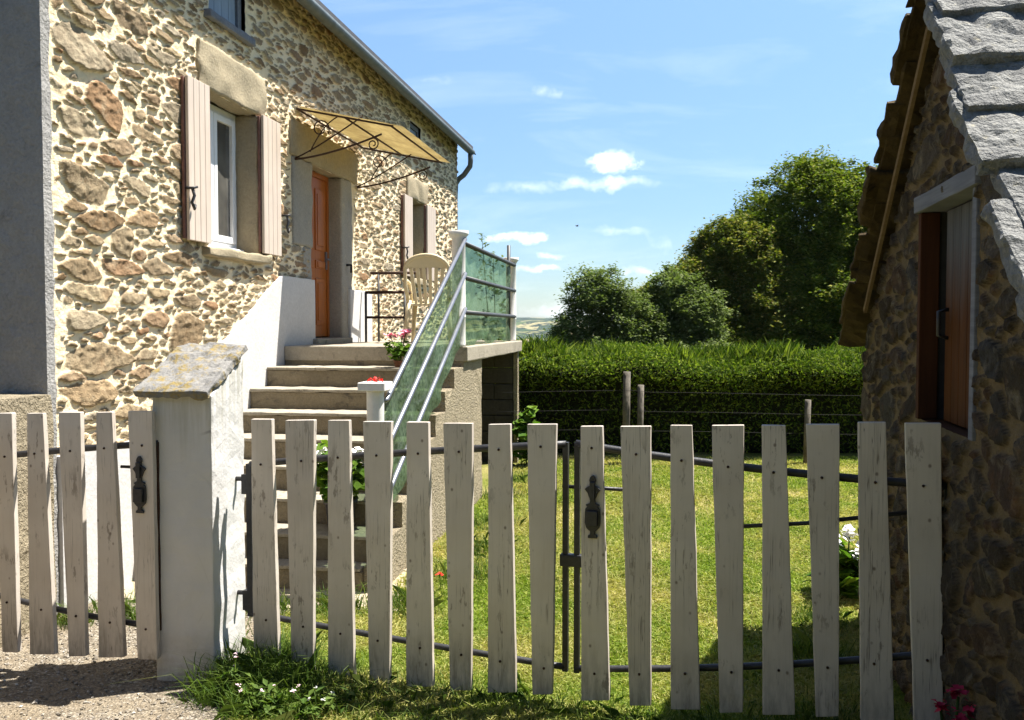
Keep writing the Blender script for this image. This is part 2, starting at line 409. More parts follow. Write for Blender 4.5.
# ================================================================== masonry: real relief, stone by stone
def pack_stones(W, H, classes, seed, fixed=(), holes=()):
    "dart throwing of rounded stones on a 1 cm occupancy grid"
    rng = random.Random(seed); cell = .01
    nx, nz = int(W/cell)+1, int(H/cell)+1
    occ = np.zeros((nx, nz), bool); gx = (np.arange(nx)+.5)*cell; gz = (np.arange(nz)+.5)*cell
    for (a, b, c, d) in holes: occ[int(max(0, a)/cell):int(b/cell)+1, int(max(0, c)/cell):int(d/cell)+1] = True
    out = []
    def field(st, x, z):
        cu, cz, a, b, t, p, h1, h2, ph = st[:9]
        dx = x-cu; dz = z-cz; X = dx*cos(t)+dz*sin(t); Z = -dx*sin(t)+dz*cos(t)
        d = np.zeros(np.broadcast(X, Z).shape)
        for k in range(7):                      # rounded polygon of seven jittered sides
            th = ph+2*pi*(k+.33*sin(ph*5.1+k*2.7))/7; d = d+np.maximum(0, (X/a*cos(th)+Z/b*sin(th))/(.90+h1*sin(k*2.1+ph*3)+h2*cos(k*1.3+ph)))**9
        return d**(1/9)
    def attempt(st, gap, force=False):
        R = st[2]*1.25+gap+.01; R2 = max(st[3]*1.3, st[2]*abs(sin(st[4]))*1.2+st[3])+gap+.01
        i0, i1 = max(0, int((st[0]-R)/cell)), min(nx, int((st[0]+R)/cell)+1); j0, j1 = max(0, int((st[1]-R2)/cell)), min(nz, int((st[1]+R2)/cell)+1)
        if i1 <= i0 or j1 <= j0: return
        d = field(st, gx[i0:i1, None], gz[None, j0:j1])
        if not force and occ[i0:i1, j0:j1][d < 1+gap/st[3]].any(): return
        occ[i0:i1, j0:j1] |= d < 1.0
        out.append(st)
    def mk(cu, cz, a, b, t):
        return (cu, cz, a, b, t, rng.uniform(2.0, 3.6), rng.uniform(-.12, .12), rng.uniform(-.10, .10), rng.uniform(0, 6.28), rng.random(), rng.uniform(-1, 1), rng.uniform(-1, 1), rng.uniform(.6, 1.2))
    for f in fixed: attempt(mk(*f), .01, True)
    for (n, a0, a1, b0, b1, tilt, gap, x0, x1) in classes:
        for _ in range(n):
            a = rng.uniform(a0, a1); b = min(rng.uniform(b0, b1), a)
            attempt(mk(rng.uniform(x0, x1), rng.uniform(0, H), a, b, rng.gauss(0, tilt)), gap)
    return out, field
def lin(a, b, d): return np.linspace(a, b, max(2, int(round((b-a)/d))+1))
def axis(breaks, step):
    out = []
    for a, b in zip(breaks, breaks[1:]):
        s = lin(a, b, step((a+b)/2)); out.append(s[:-1])
    out.append(np.array([breaks[-1]])); return np.concatenate(out)
def masonry(name, U, Z, stones, field, holes, out_sign, mat, parent, relief=.016, keep=None, seed=1, grow=.010, gap=.012, warp=1.0):
    u = U[:, None]; z = Z[None, :]
    wu = fbm(u*9, z*9, seed)*.018 + fbm(u*38, z*38, seed+5, 3)*.010; wz = fbm(u*9, z*9, seed+11)*.014 + fbm(u*38, z*38, seed+15, 3)*.009
    uu = u+wu*warp; zz = z+wz*warp
    D = fbm(u*14, z*14, seed+20)*.005 + fbm(u*50, z*50, seed+25, 3)*.004
    S1 = np.full_like(D, 9.0); S2 = np.full_like(D, 9.0); ID = np.zeros(D.shape, np.int32)
    for k_, st in enumerate(stones):
        g = (st[2]*st[3])**.5; R = st[2]*1.3+.07; R2 = max(st[3]*1.3, st[2]*abs(sin(st[4]))*1.2+st[3])+.06
        i0, i1 = np.searchsorted(U, [st[0]-R, st[0]+R]); j0, j1 = np.searchsorted(Z, [st[1]-R2, st[1]+R2])
        if i1 <= i0 or j1 <= j0: continue
        d = (field(st, uu[i0:i1, j0:j1], zz[i0:i1, j0:j1])-1)*g
        a1, a2, ai = S1[i0:i1, j0:j1], S2[i0:i1, j0:j1], ID[i0:i1, j0:j1]
        near = d < a1
        S2[i0:i1, j0:j1] = np.where(near, a1, np.minimum(a2, d)); ID[i0:i1, j0:j1] = np.where(near, k_, ai); S1[i0:i1, j0:j1] = np.where(near, d, a1)
    ed = np.minimum(grow-S1, (S2-S1-gap)*.7)
    mask = np.clip(ed/.005, 0, 1); e = np.clip(ed/.010, 0, 1); e = e*e*(3-2*e)
    SP = np.array([(q[0], q[1], q[9], q[10], q[11], q[12]) for q in stones]); G = SP[ID]; t9 = G[..., 2]
    face = fbm(uu*22+t9*50, zz*34, seed+30, 4)*.009 + fbm(uu*7+t9*90, zz*12, seed+33, 2)*.009 + G[..., 3]*(uu-G[..., 0])*.05 + G[..., 4]*(zz-G[..., 1])*.12
    D = D*(1-e) + e*(relief*G[..., 5]+face); tint = t9
    nu, nz = len(U), len(Z)
    co = np.zeros((nu, nz, 3), np.float32); co[..., 0] = u; co[..., 1] = D*out_sign; co[..., 2] = z
    idx = np.arange(nu*nz).reshape(nu, nz)
    uc = ((U[:-1]+U[1:])/2)[:, None]; zc = ((Z[:-1]+Z[1:])/2)[None, :]
    ok = np.ones((nu-1, nz-1), bool)
    for (a, b, c, d) in holes: ok &= ~((uc > a) & (uc < b) & (zc > c) & (zc < d))
    if keep is not None: ok &= keep(uc, zc)
    q = np.stack([idx[:-1, :-1], idx[1:, :-1], idx[1:, 1:], idx[:-1, 1:]], -1)
    if out_sign > 0: q = q[..., ::-1]
    q = q[ok]
    used = np.unique(q); rem = np.full(nu*nz, -1, np.int64); rem[used] = np.arange(len(used))
    return np_mesh(name, co.reshape(-1, 3)[used], rem[q], mat, parent, True, {'stone': mask.ravel()[used], 'tint': tint.ravel()[used]})

# ================================================================== stone house
house = thing('stone_house', 'rubble stone farmhouse with beige shutters, slate eave and orange wooden door', 'house', HOUSE_C, HROT)
# local axes: x along the front, y into the house (front face at y = 0, out = -y)
WIN = (1.72, 2.54, 2.15, 3.27); DOOR = (3.68, 4.46, 1.42, 3.08); WIN2 = (7.0, 7.72, 2.2, 3.23); AT1 = (1.79, 2.37, 3.84, 4.33); AT2 = (7.1, 7.62, 4.0, 4.24)
SUR = [(1.60, 2.68, 3.27, 3.62), (2.54, 2.74, 2.15, 3.27), (1.62, 2.64, 2.06, 2.15), (3.24, 3.68, 2.32, 3.08), (4.46, 4.84, 1.4, 3.08), (3.2, 4.9, 3.08, 3.38),
       (6.9, 7.86, 3.23, 3.5), (7.72, 7.86, 2.2, 3.23), (6.9, 7.84, 2.1, 2.2)]
HOLES = [WIN, DOOR, WIN2, AT1, AT2]
FIX = [(.30, 3.14, .25, .12, -.2), (.53, 2.88, .20, .12, -.42), (.28, 2.71, .19, .07, -.05), (.33, 2.37, .25, .10, -.12), (.68, 2.09, .12, .095, -.2), (.29, 1.89, .19, .065, -.1),
       (.34, 1.765, .23, .055, -.05), (.30, 1.61, .19, .06, 0), (.43, 1.38, .32, .095, .02), (.36, 1.19, .26, .08, 0), (1.42, 1.50, .24, .17, .2), (.85, 2.45, .16, .05, -.15), (1.05, 1.95, .17, .06, -.05),
       (.33, 3.52, .24, .11, -.05), (.35, 3.86, .26, .12, .05), (.8, 3.45, .2, .08, -.1), (1.05, 1.62, .16, .06, 0)]
st, fld = pack_stones(9.84, 4.6, [(50, .15, .22, .05, .075, .07, .012, .05, 1.5), (500, .12, .21, .032, .055, .06, .012, .05, 9.8), (7000, .065, .14, .017, .034, .08, .009, .04, 9.8),
     (16000, .04, .075, .012, .021, .12, .008, .04, 9.8), (16000, .022, .042, .008, .013, .2, .007, .04, 7)], 5, FIX, HOLES + SUR + [(0, .03, 0, 5)])
su = lambda x: .0065*(1+x/4.5)**1.7
U = axis([.018, 1.0, 1.72, 1.79, 2.37, 2.54, 3.68, 4.46, 5.5, 6.3, 7.0, 7.1, 7.62, 7.72, 9.0, 9.84], su)
Zs = axis([.0, 1.42, 2.15, 2.2, 3.08, 3.23, 3.27, 3.84, 4.0, 4.24, 4.33, 4.6], lambda z: .0075)
masonry('wall', U, Zs, st, fld, HOLES, -1, M['house_stone'], house, .016, grow=.007, gap=.013)
# other sides
MB().box((-.05, -.022, 0), (.020, 6.0, 4.62)).build('end_wall', M['roughcast_grey'], house, subdiv_len=.09, rough=.012, rscale=14)
m = MB(); m.prism([(-.02, .42, 4.62), (-.02, 5.9, 4.62), (-.02, 3.2, 6.6)], (.1, 0, 0)); m.build('gable', M['roughcast_grey'], house)
m = MB(); m.prism([(9.72, .02, 0), (9.72, 6, 0), (9.72, 6, 4.6), (9.72, 3.2, 6.5), (9.72, .02, 4.5)], (.118, 0, 0)); m.build('end_wall', M['house_stone'], house)
MB().box((.03, 5.8, 0), (9.7, 6.0, 4.5)).build('back_wall', M['roughcast_grey'], house)
# roof
m = MB(); pit = .62
prof = [(-.23, 4.41), (-.23, 4.455), (3.2, 4.43+pit*3.47), (6.6, 4.43), (6.6, 4.385), (3.2, 4.385+pit*3.47-.02)]
m.prism([(-.2, y, z) for y, z in prof], (10.2, 0, 0)); m.build('roof', M['slate'], house)
m = MB()
rng = random.Random(4)
x = -.2
while x < 9.95:
    w = rng.uniform(.18, .30); a = rng.uniform(-.01, .014)
    m.box((x, -.265+a, 4.45), (x+w-.006, .1, 4.468+rng.uniform(0, .008)), Matrix.Rotation(atan(pit), 3, 'X')); x += w
m.build('eave_slates', M['slate'], house)
g = MB(); pts = []
for xx in (-.2, 9.9):
    pts.append([(xx, -.225 + .062*sin(a), 4.36 - .062*cos(a)) for a in np.linspace(-pi/2, pi/2, 11)])
for r in (0, ):
    vs = [[g.bm.verts.new(p) for p in row] for row in pts]
    vi = [[g.bm.verts.new((p[0], -.225+(p[1]+.225)*.92, 4.36+(p[2]-4.36)*.92)) for p in row] for row in pts]
    for i in range(10):
        g.bm.faces.new((vs[0][i], vs[0][i+1], vs[1][i+1], vs[1][i])); g.bm.faces.new((vi[0][i+1], vi[0][i], vi[1][i], vi[1][i+1]))
    g.bm.faces.new((vs[0][0], vs[1][0], vi[1][0], vi[0][0])); g.bm.faces.new((vs[0][-1], vi[0][-1], vi[1][-1], vs[1][-1]))
    g.bm.faces.new([vs[1][i] for i in range(11)] + [vi[1][i] for i in range(10, -1, -1)])
gut = g.build('gutter', M['zinc'], house, smooth=True)
MB().box((-.2, -.157, 4.355), (9.9, -.135, 4.40)).build('fascia', M['zinc'], house)
MB().tube([(9.82, -.225, 4.31), (9.83, -.225, 4.2), (9.86, -.21, 4.12), (9.9, -.1, 3.99), (9.92, -.01, 3.93), (9.92, .04, 3.85), (9.92, .05, 3.6), (9.92, .05, .1)], .042, 12).build('downpipe', M['zinc'], house)
# white painted plinth beside the stairs
m = MB(); m.prism([(.02, -.045, 0), (.02, -.045, .87), (.85, -.045, .87), (1.82, -.045, 1.40), (2.94, -.045, 2.0), (3.665, -.045, 2.0), (3.665, -.045, 0)], (0, .05, 0))
m.build('plinth', M['white_render'], house, subdiv_len=.2, rough=.006, rscale=5)
m = MB(); m.prism([(4.64, -.045, 1.30), (4.64, -.045, 1.95), (5.36, -.045, 1.95), (5.36, -.045, 1.30)], (0, .05, 0)); m.build('plinth', M['white_render'], house, bevel=.006)
def rbox(name, a, b, mat, parent, amp=.012, bev=.018, seed=0.0, scale=7):
    return MB().box(a, b).build(name, mat, parent, bevel=bev, seg=2, subdiv_len=.07, rough=amp, rscale=scale, seed=seed, smooth=True)
def shutter_pair(win, x0, x1, z0, z1, hook_x):
    "folded two-leaf shutter standing open beside a window"
    s = MB()
    n = 4; wd = (x1-x0)/n
    for i in range(n): s.box((x0+i*wd+.002, -.068, z0), (x0+(i+1)*wd-.002, -.044, z1))
    sh = s.build('shutter', M['shutter_paint'], win, bevel=.003, seg=1)
    s = MB(); s.box((x0-.012, -.041, z0+.01), (x1-.01, -.020, z1-.01)); s.build('folded_leaf', M['shutter_edge'], sh, bevel=.003, seg=1)
    s = MB(); hz = z0+.30
    s.tube([(hook_x, -.03, hz+.05), (hook_x, -.10, hz+.05), (hook_x+.03, -.11, hz+.06)], .009, 8)
    s.tube([(hook_x, -.09, hz+.05), (hook_x+.02, -.095, hz), (hook_x-.015, -.095, hz-.05), (hook_x+.02, -.095, hz-.09), (hook_x+.03, -.095, hz-.06)], .011, 8)
    s.build('shutter_dog', M['iron'], win)
    return sh
def window(o, shL, shR, surround):
    x0, x1, z0, z1 = o
    w = thing('window', None, None); w.parent = house
    f = MB(); t = .055; y = .17
    for a, b in (((x0, z0), (x0+t, z1)), ((x1-t, z0), (x1, z1)), ((x0+t, z1-t), (x1-t, z1)), ((x0+t, z0), (x1-t, z0+t+.02))): f.box((a[0], y, a[1]), (b[0], y+.06, b[1]))
    f.build('frame', M['pvc'], w, bevel=.006)
    xm = (x0+x1)/2
    for a, b in ((x0+t+.004, xm-.004), (xm+.004, x1-t-.004)):
        s = MB(); q = .05
        za, zb = z0+t+.024, z1-t-.004
        s.box((a, y-.022, za), (a+q, y+.03, zb)); s.box((b-q, y-.022, za), (b, y+.03, zb)); s.box((a+q, y-.02, zb-q), (b-q, y+.03, zb)); s.box((a+q, y-.02, za), (b-q, y+.03, za+q))
        c = s.build('casement', M['pvc'], w, bevel=.006)
        MB().box((a+q-.003, y+.006, za+q-.003), (b-q+.003, y+.014, zb-q+.003)).build('pane', M['pane'], c)
    MB().box((x0, y+.065, z0), (x1, y+.075, z1)).build('backing', M['dark_room'], w)
    for i, (n, a, b) in enumerate(surround): rbox(n, a, b, M['dressed_stone'], w, .022, .02, i+x0)
    return w
w1 = window(WIN, None, None, [('lintel', (1.60, -.03, 3.27), (2.68, .16, 3.60)), ('jamb', (2.53, -.018, 2.15), (2.74, .24, 3.268)), ('jamb', (1.58, -.016, 2.15), (1.732, .24, 3.268)), ('sill', (1.64, -.075, 2.07), (2.66, .24, 2.148))])
MB().box((1.74, .1, 2.15), (2.52, .168, 2.185)).build('drip_sill', M['pvc'], w1, bevel=.01)
shutter_pair(w1, 1.36, 1.665, 2.16, 3.27, 1.36); shutter_pair(w1, 2.535, 2.87, 2.16, 3.27, 2.93)
w2 = window(WIN2, None, None, [('lintel', (6.88, -.03, 3.23), (7.88, .16, 3.52)), ('jamb', (7.71, -.018, 2.2), (7.88, .24, 3.228)), ('jamb', (6.86, -.018, 2.2), (7.01, .24, 3.228)), ('sill', (6.9, -.06, 2.11), (7.84, .24, 2.198))])
shutter_pair(w2, 6.61, 6.97, 2.2, 3.22, 6.6); shutter_pair(w2, 7.72, 8.18, 2.2, 3.23, 8.24)
for (a, kind) in ((AT1, 0), (AT2, 1)):
    aw = thing('attic_window', None, None); aw.parent = house
    x0, x1, z0, z1 = a
    f = MB(); t = .06
    f.box((x0, .03, z0), (x0+t, .12, z1)); f.box((x1-t, .03, z0), (x1, .12, z1)); f.box((x0+t, .03, z1-t), (x1-t, .12, z1)); f.box((x0+t, .03, z0), (x1-t, .12, z0+.03))
    f.build('frame', M['sill_slate'], aw, bevel=.005)
    f = MB(); xm = x0+t
    n = 4
    for i in range(n): f.box((x0+t+i*(x1-x0-2*t)/n+.002, .05, z0+.03), (x0+t+(i+1)*(x1-x0-2*t)/n-.002, .075, z1-t))
    f.build('board_shutter', M['blue_shutter'], aw, bevel=.003, seg=1)
    rbox('sill', (x0-.07, -.055, z0-.06), (x1+.07, .1, z0-.003), M['sill_slate'], aw, .006, .01, 3+kind)
# door
dr = thing('front_door', None, None); dr.parent = house
x0, x1, z0, z1 = DOOR; y = .115
f = MB(); f.box((x0, y, z0+.04), (x0+.05, y+.07, z1)); f.box((x1-.05, y, z0+.04), (x1, y+.07, z1)); f.box((x0+.05, y, z1-.05), (x1-.05, y+.07, z1)); f.build('door_frame', M['door_wood'], dr, bevel=.006)
d = MB(); d.box((x0+.053, y+.012, z0+.045), (x1-.053, y+.055, z1-.053)); leaf = d.build('door_leaf', M['door_wood'], dr, bevel=.004)
d = MB(); lw = x1-x0-.106
for c in (0, 1):
    xa = x0+.053+.06+c*(lw-.06)/2; xb = xa+(lw-.06)/2-.06
    for za, zb in ((z0+.16, z0+.62), (z0+.72, z0+.80), (z0+.90, z1-.16)):
        d.box((xa, y+.0, za), (xb, y+.014, zb)); d.box((xa+.035, y-.008, za+.035*(zb-za > .1)+.01), (xb-.035, y+.002, zb-.035*(zb-za > .1)-.01))
d.build('panel_moulding', M['door_wood'], leaf, bevel=.004)
d = MB(); d.box((x1-.10, y-.004, z0+.72), (x1-.065, y+.013, z0+.90)); d.tube([(x1-.085, y-.004, z0+.82), (x1-.085, y-.04, z0+.82), (x1-.18, y-.045, z0+.82)], .009, 8); d.build('handle', M['steel'], leaf)
rbox('jamb', (3.24, -.022, 2.30), (3.684, .26, 3.08), M['granite_grey'], dr, .012, .02, 1)
rbox('jamb', (3.47, -.010, 1.42), (3.682, .26, 2.298), M['granite_grey'], dr, .010, .02, 6)
rbox('jamb', (4.455, -.02, 1.42), (4.79, .26, 3.08), M['granite_grey'], dr, .012, .02, 2)
rbox('lintel', (3.2, -.035, 3.08), (4.92, .26, 3.40), M['dressed_stone'], dr, .014, .03, 3)
rbox('doorstep', (3.6, -.10, 1.385), (4.55, .24, 1.452), M['concrete_light'], dr, .004, .01, 4)
MB().box((x0, y+.075, z0), (x1, y+.09, z1)).build('backing', M['dark_room'], dr)
MB().tube([(4.6, -.02, 2.2), (4.6, -.07, 2.2), (4.6, -.07, 2.12)], .014, 8).build('bell_pull', M['iron'], dr)

# low roughcast wall running on from the house corner
lw = rot = MB()
lw.box((-4.2, -.05, 0), (-.055, .25, 1.215)); lw = lw.build('garden_wall', M['roughcast_beige'], None, subdiv_len=.15, rough=.012, rscale=9)
lw.location = HOUSE_C; lw.rotation_euler = (0, 0, HROT)
tag(lw, 'low beige roughcast wall running forward from the grey corner of the house', 'wall')

# ================================================================== door canopy
aw = thing('door_canopy', 'yellowed translucent door canopy on scrolled rusty iron brackets above the front door', 'canopy', hp(3.23, 0, 0), HROT)
L = 1.84; DEP = 1.0; zb, zf = 3.50, 3.29
def cz(w): return zb + (zf-zb)*w/DEP
m = MB(); nx, ny = 24, 8; grid = [[m.bm.verts.new((L*i/nx, -.06-(DEP-.04)*j/ny, cz(DEP*j/ny)+.006+.002*sin(i*1.9)+.002*sin(j*2.3+i*.4))) for j in range(ny+1)] for i in range(nx+1)]
for i in range(nx):
    for j in range(ny): m.bm.faces.new((grid[i][j], grid[i+1][j], grid[i+1][j+1], grid[i][j+1]))
bmesh.ops.solidify(m.bm, geom=m.bm.faces[:], thickness=.007)
m.build('canopy_sheet', M['canopy'], aw, smooth=True)
m = MB(); r = .009; e = -.012
def P(x, w, dz=0): return (x, -.05-w, cz(w)+dz+e)
for a, b in ((P(.03, .0), P(L-.03, .0)), (P(.03, .86), P(L-.03, .86)), (P(.03, 0), P(.03, .88)), (P(L-.03, 0), P(L-.03, .88)), (P(.03, .44), P(L-.03, .44))): m.tube([a, b], r, 8)
m.build('frame', M['rust_iron'], aw)
def spiral(c, r0, turns, ph, x, flip=1, n=26):
    return [(x, c[0]-flip*(r0*(1-.72*i/n))*cos(ph+turns*2*pi*i/n), c[1]+(r0*(1-.72*i/n))*sin(ph+turns*2*pi*i/n)) for i in range(n+1)]
for bx in (.05, L-.12):
    m = MB(); zb0 = 3.05
    m.tube([(bx, -.02-w, zb0+.03*w+.17*(w/.8)**1.6) for w in np.linspace(0, .80, 14)], .009, 8)
    m.tube([(bx, -.02-w, zb0+.01+.34*(w/.62)**1.15) for w in np.linspace(0, .62, 12)], .007, 8)
    m.tube([(bx, -.16-.26*t, zb0+.06+.30*t+.05*sin(t*pi)) for t in np.linspace(0, 1, 10)], .006, 8)
    m.tube(spiral((-.26, 3.31), .085, 1.35, -.6, bx), .006, 8)
    m.tube(spiral((-.74, 3.16), .055, 1.5, 1.4, bx, -1), .006, 8)
    m.build('bracket', M['rust_iron'], aw)

# ================================================================== concrete staircase
stc = thing('staircase', 'outdoor concrete steps and landing with roughcast side climbing to the front door', 'stairs', hp(.68, 0, 0), HROT)
US = [2.94, 2.59, 2.28, 1.985, 1.69, 1.40, 1.115, .83, .68]; ZS = [1.40, 1.236, 1.08, .926, .768, .619, .459, .30, .145]
O = .68
for i, (u, z) in enumerate(zip(US, ZS)):
    u2 = US[i-1] if i else 3.05
    W = 1.50
    body = MB().box((u-O+.012, -W, 0), (u2-O+.010, -.046, z-.024)).build('step', M['concrete'], stc, bevel=.006, subdiv_len=.12, rough=.004, rscale=9, seed=i)
    if i: MB().box((u-O, -W+.004*(i % 3), z-.023), (u2-O+.010, -.047, z)).build('tread', M['concrete_light'], body, bevel=.007, subdiv_len=.05, rough=.006, rscale=9, seed=i+20)
prof = [(3.71, 0)] + [(.72, 0)]
pl = [(.72-O, 0)]
for u, z in list(zip(US, ZS))[::-1]:
    pl += [(max(u, .72)-O+.004, pl[-1][1]), (max(u, .72)-O+.004, z-.004)]
pl = [(.72-O, 0), (.72-O, .14)]
for u, z in list(zip(US, ZS))[::-1][1:]:
    pl += [(u-O+.01, pl[-1][1]), (u-O+.01, z-.005)]
pl[-1] = (pl[-1][0], 1.275); pl += [(3.72-O, 1.275), (3.72-O, 0)]
m = MB(); m.prism([(x, -1.62, z) for x, z in pl], (0, .118, 0)); m.build('side_wall', M['roughcast_beige'], stc, subdiv_len=.12, rough=.012, rscale=10)
MB().box((2.945-O, -1.655, 1.277), (5.93-O, -.047, 1.40)).build('landing', M['concrete_light'], stc, bevel=.010, subdiv_len=.2, rough=.005, rscale=8, seed=3)
MB().box((5.80-O, -1.62, 0), (5.90-O, -1.575, 1.276)).build('pier', M['roughcast_beige'], stc, subdiv_len=.2, rough=.008, rscale=9)
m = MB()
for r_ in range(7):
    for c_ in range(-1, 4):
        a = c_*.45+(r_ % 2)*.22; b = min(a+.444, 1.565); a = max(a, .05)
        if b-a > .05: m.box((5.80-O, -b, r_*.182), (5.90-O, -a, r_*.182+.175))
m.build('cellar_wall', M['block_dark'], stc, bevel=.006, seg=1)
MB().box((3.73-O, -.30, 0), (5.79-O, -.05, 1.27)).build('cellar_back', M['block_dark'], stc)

# ================================================================== stair railing
rl = thing('stair_railing', 'green panelled steel railing with white round posts along the steps and landing', 'railing', hp(0, 1.57, 0), HROT)
def post(u, z0, z1, flare, sq=False, mat='plastic_white'):
    m = MB(); r = .056
    if sq:
        m.lathe([(.058, z0), (.055, z0+.03), (.054, z1-.07), (.054, z1-.055)], (u, 0, 0), 8)
        m.box((u-.082, -.082, z1-.055), (u+.082, .082, z1-.006))
    else:
        m.lathe([(r*1.06, z0), (r, z0+.02), (r, z0+.24), (r*1.05, z0+.245), (r*1.05, z0+.255), (r, z0+.26), (r, z1-.07), (r*1.25, z1-.045), (r*1.5, z1-.03), (r*1.5, z1)], (u, 0, 0), 18)
    return m.build('post', M[mat], rl, bevel=.004 if sq else 0, seg=1)
post(.75, 0, 1.25, 0, True); post(2.99, 1.40, 2.36, 1); post(5.66, 1.40, 2.335, 1)
MB().tube([(5.50, 0, 1.40), (5.50, 0, 2.46)], .020, 10).build('steel_stanchion', M['grey_paint'], rl)
yf = -.060
for dz in (.87, .585, .295):
    m = MB(); a = (2.97, yf, 1.40+dz+.02)
    b = (.78, yf, 1.40+dz-1.135)
    m.tube([(2.99, -.03, a[2]+.004), (2.975, yf, a[2]), b, (.755, -.03, b[2]-.01)], .017, 10); m.build('handrail', M['steel'], rl)
    m = MB(); m.tube([(3.0, yf+.02, 1.40+dz-.01), (5.66, yf+.02, 1.40+dz-.02)], .020, 10); m.build('rail', M['grey_paint'], rl)
def panel(corners, y, name='green_panel', nx=60, nz=26, wav=.010, seed=0):
    "wavy translucent sheet between four (u,z) corners"
    m = MB(); (a, b, c, d) = corners; g = []
    for i in range(nx+1):
        row = []
        for j in range(nz+1):
            s, t = i/nx, j/nz
            u = (a[0]*(1-s)+b[0]*s)*(1-t)+(d[0]*(1-s)+c[0]*s)*t; z = (a[1]*(1-s)+b[1]*s)*(1-t)+(d[1]*(1-s)+c[1]*s)*t
            z += (1-t)*.03*sin(s*17+seed)
            row.append(m.bm.verts.new((u, y+wav*sin(u*16+2.2*sin(z*7+seed))+.5*wav*sin(z*19+u*5), z)))
        g.append(row)
    for i in range(nx):
        for j in range(nz): m.bm.faces.new((g[i][j], g[i+1][j], g[i+1][j+1], g[i][j+1]))
    return m.build(name, M['green_panel'], rl, smooth=True)
panel(((.80, .35), (2.93, 1.42), (2.93, 2.24), (.80, 1.10)), -.030)
panel(((3.06, 1.42), (5.48, 1.42), (5.48, 2.24), (3.06, 2.26)), -.012, seed=2)

# ================================================================== entrance pillar
pil = thing('gate_pillar', 'square white rendered gate pillar with a sloping lichen covered stone cap', 'pillar', (-1.584, 3.952, 0), atan(-.033/.278))
pw, pd = .272, .345
m = MB(); m.prism([(0, 0, -.05), (0, 0, 1.272), (0, pd, 1.425), (0, pd, -.05)], (pw, 0, 0))
m.build('pillar_body', M['pillar_render'], pil, bevel=.008, subdiv_len=.06, rough=.006, rscale=7, smooth=False)
sl = Matrix.Rotation(atan(.133/.29), 3, 'X')
m = MB(); m.box((-.062, -.055, -.014), (pw+.004, .425, .020))
cap = m.build('cap_stone', M['cap_stone'], pil, bevel=.006, subdiv_len=.035, rough=.016, rscale=14, seed=2)
cap.location = (0, .01, 1.297); cap.rotation_euler = (atan(.133/.29), 0, 0)
for z in (.865, .33):
    MB().tube([(pw-.02, pd*.72, z), (pw+.03, pd*.72, z), (pw+.052, pd*.70, z+.012)], .011, 8).build('pintle', M['iron'], pil)

# ================================================================== picket gates
def ornament(m, x, y, z0, h):
    "urn shaped cast iron latch plate seen from the front"
    pr = [(.0, .55), (.04, .55), (.06, .30), (.11, .28), (.13, .50), (.17, .78), (.24, .92), (.40, .92), (.47, .85), (.50, .60), (.53, .85), (.56, .35), (.62, .28), (.66, .45), (.72, .60), (.78, .95), (.81, .70), (.84, .28), (.88, .30), (.92, .42), (.96, .34), (1.0, .12)]
    hw = .034
    poly = [(x-hw*w, y, z0+h*t) for t, w in pr] + [(x+hw*w, y, z0+h*t) for t, w in pr[::-1]]
    m.prism(poly, (0, -.010, 0))
    m.box((x-.022, y-.024, z0+h*.20), (x+.022, y-.010, z0+h*.44)); m.box((x-.010, y-.02, z0+h*.62), (x+.010, y-.01, z0+h*.9))
def picket(parent, tl, tr, bl, br, seed, nails):
    "tl.. = (along, height) ; one sawn board with slightly worn edges"
    yb, yf = -.012, -.038
    rng = random.Random(seed)
    m = MB(); m.prism([(bl[0], yb, bl[1]), (br[0], yb, br[1]), (tr[0], yb, tr[1]), (tl[0], yb, tl[1])], (0, yf-yb, 0))
    o = m.build('picket', M['picket_paint'], parent, bevel=.003, seg=2, subdiv_len=.12, rough=.0022, rscale=9, seed=seed)
    for z in nails:
        t = (z-bl[1])/(tl[1]-bl[1]); xm = ((bl[0]+br[0])*(1-t)+(tl[0]+tr[0])*t)/2 + rng.uniform(-.008, .008)
        n = MB(); n.tube([(xm, yf+.002, z), (xm, yf-.004, z), (xm, yf-.005, z)], [.0055, .005, .002], 10); n.build('nail', M['rust_iron'], o)
    return o
GA = math.atan2(3.19-4.03, 1.5+1.20)
TOP = [((.037, 1.159), (.142, 1.162)), ((.21, 1.16), (.354, 1.165)), ((.422, 1.167), (.524, 1.17)), ((.591, 1.166), (.722, 1.17)), ((.794, 1.17), (.892, 1.173)), ((.959, 1.171), (1.088, 1.175)), ((1.158, 1.173), (1.252, 1.177)), ((1.323, 1.179), (1.446, 1.183)),
       ((1.545, 1.178), (1.633, 1.181)), ((1.704, 1.183), (1.823, 1.187)), ((1.899, 1.194), (1.982, 1.197)), ((2.055, 1.199), (2.174, 1.203)), ((2.239, 1.205), (2.325, 1.208)), ((2.396, 1.214), (2.514, 1.218)), ((2.576, 1.227), (2.67, 1.23)), ((2.733, 1.229), (2.851, 1.232))]
BOT = [((.037, .040), (.165, .048)), ((.233, .022), (.338, .031)), ((.412, .026), (.539, .041)), ((.614, .028), (.709, .039)), ((.786, .035), (.91, .05)), ((.987, .043), (1.081, .054)), ((1.154, .055), (1.277, .07)), ((1.347, .07), (1.431, .08)),
       ((1.552, .071), (1.666, .085)), ((1.747, .075), (1.83, .086)), ((1.908, .08), (2.021, .094)), ((2.095, .092), (2.181, .103)), ((2.254, .105), (2.37, .12)), ((2.445, .122), (2.525, .133)), ((2.601, .128), (2.714, .143)), ((2.781, .137), (2.876, .15))]
def interp(pts, x):
    return float(np.interp(x, [p[0] for p in pts], [p[1] for p in pts]))
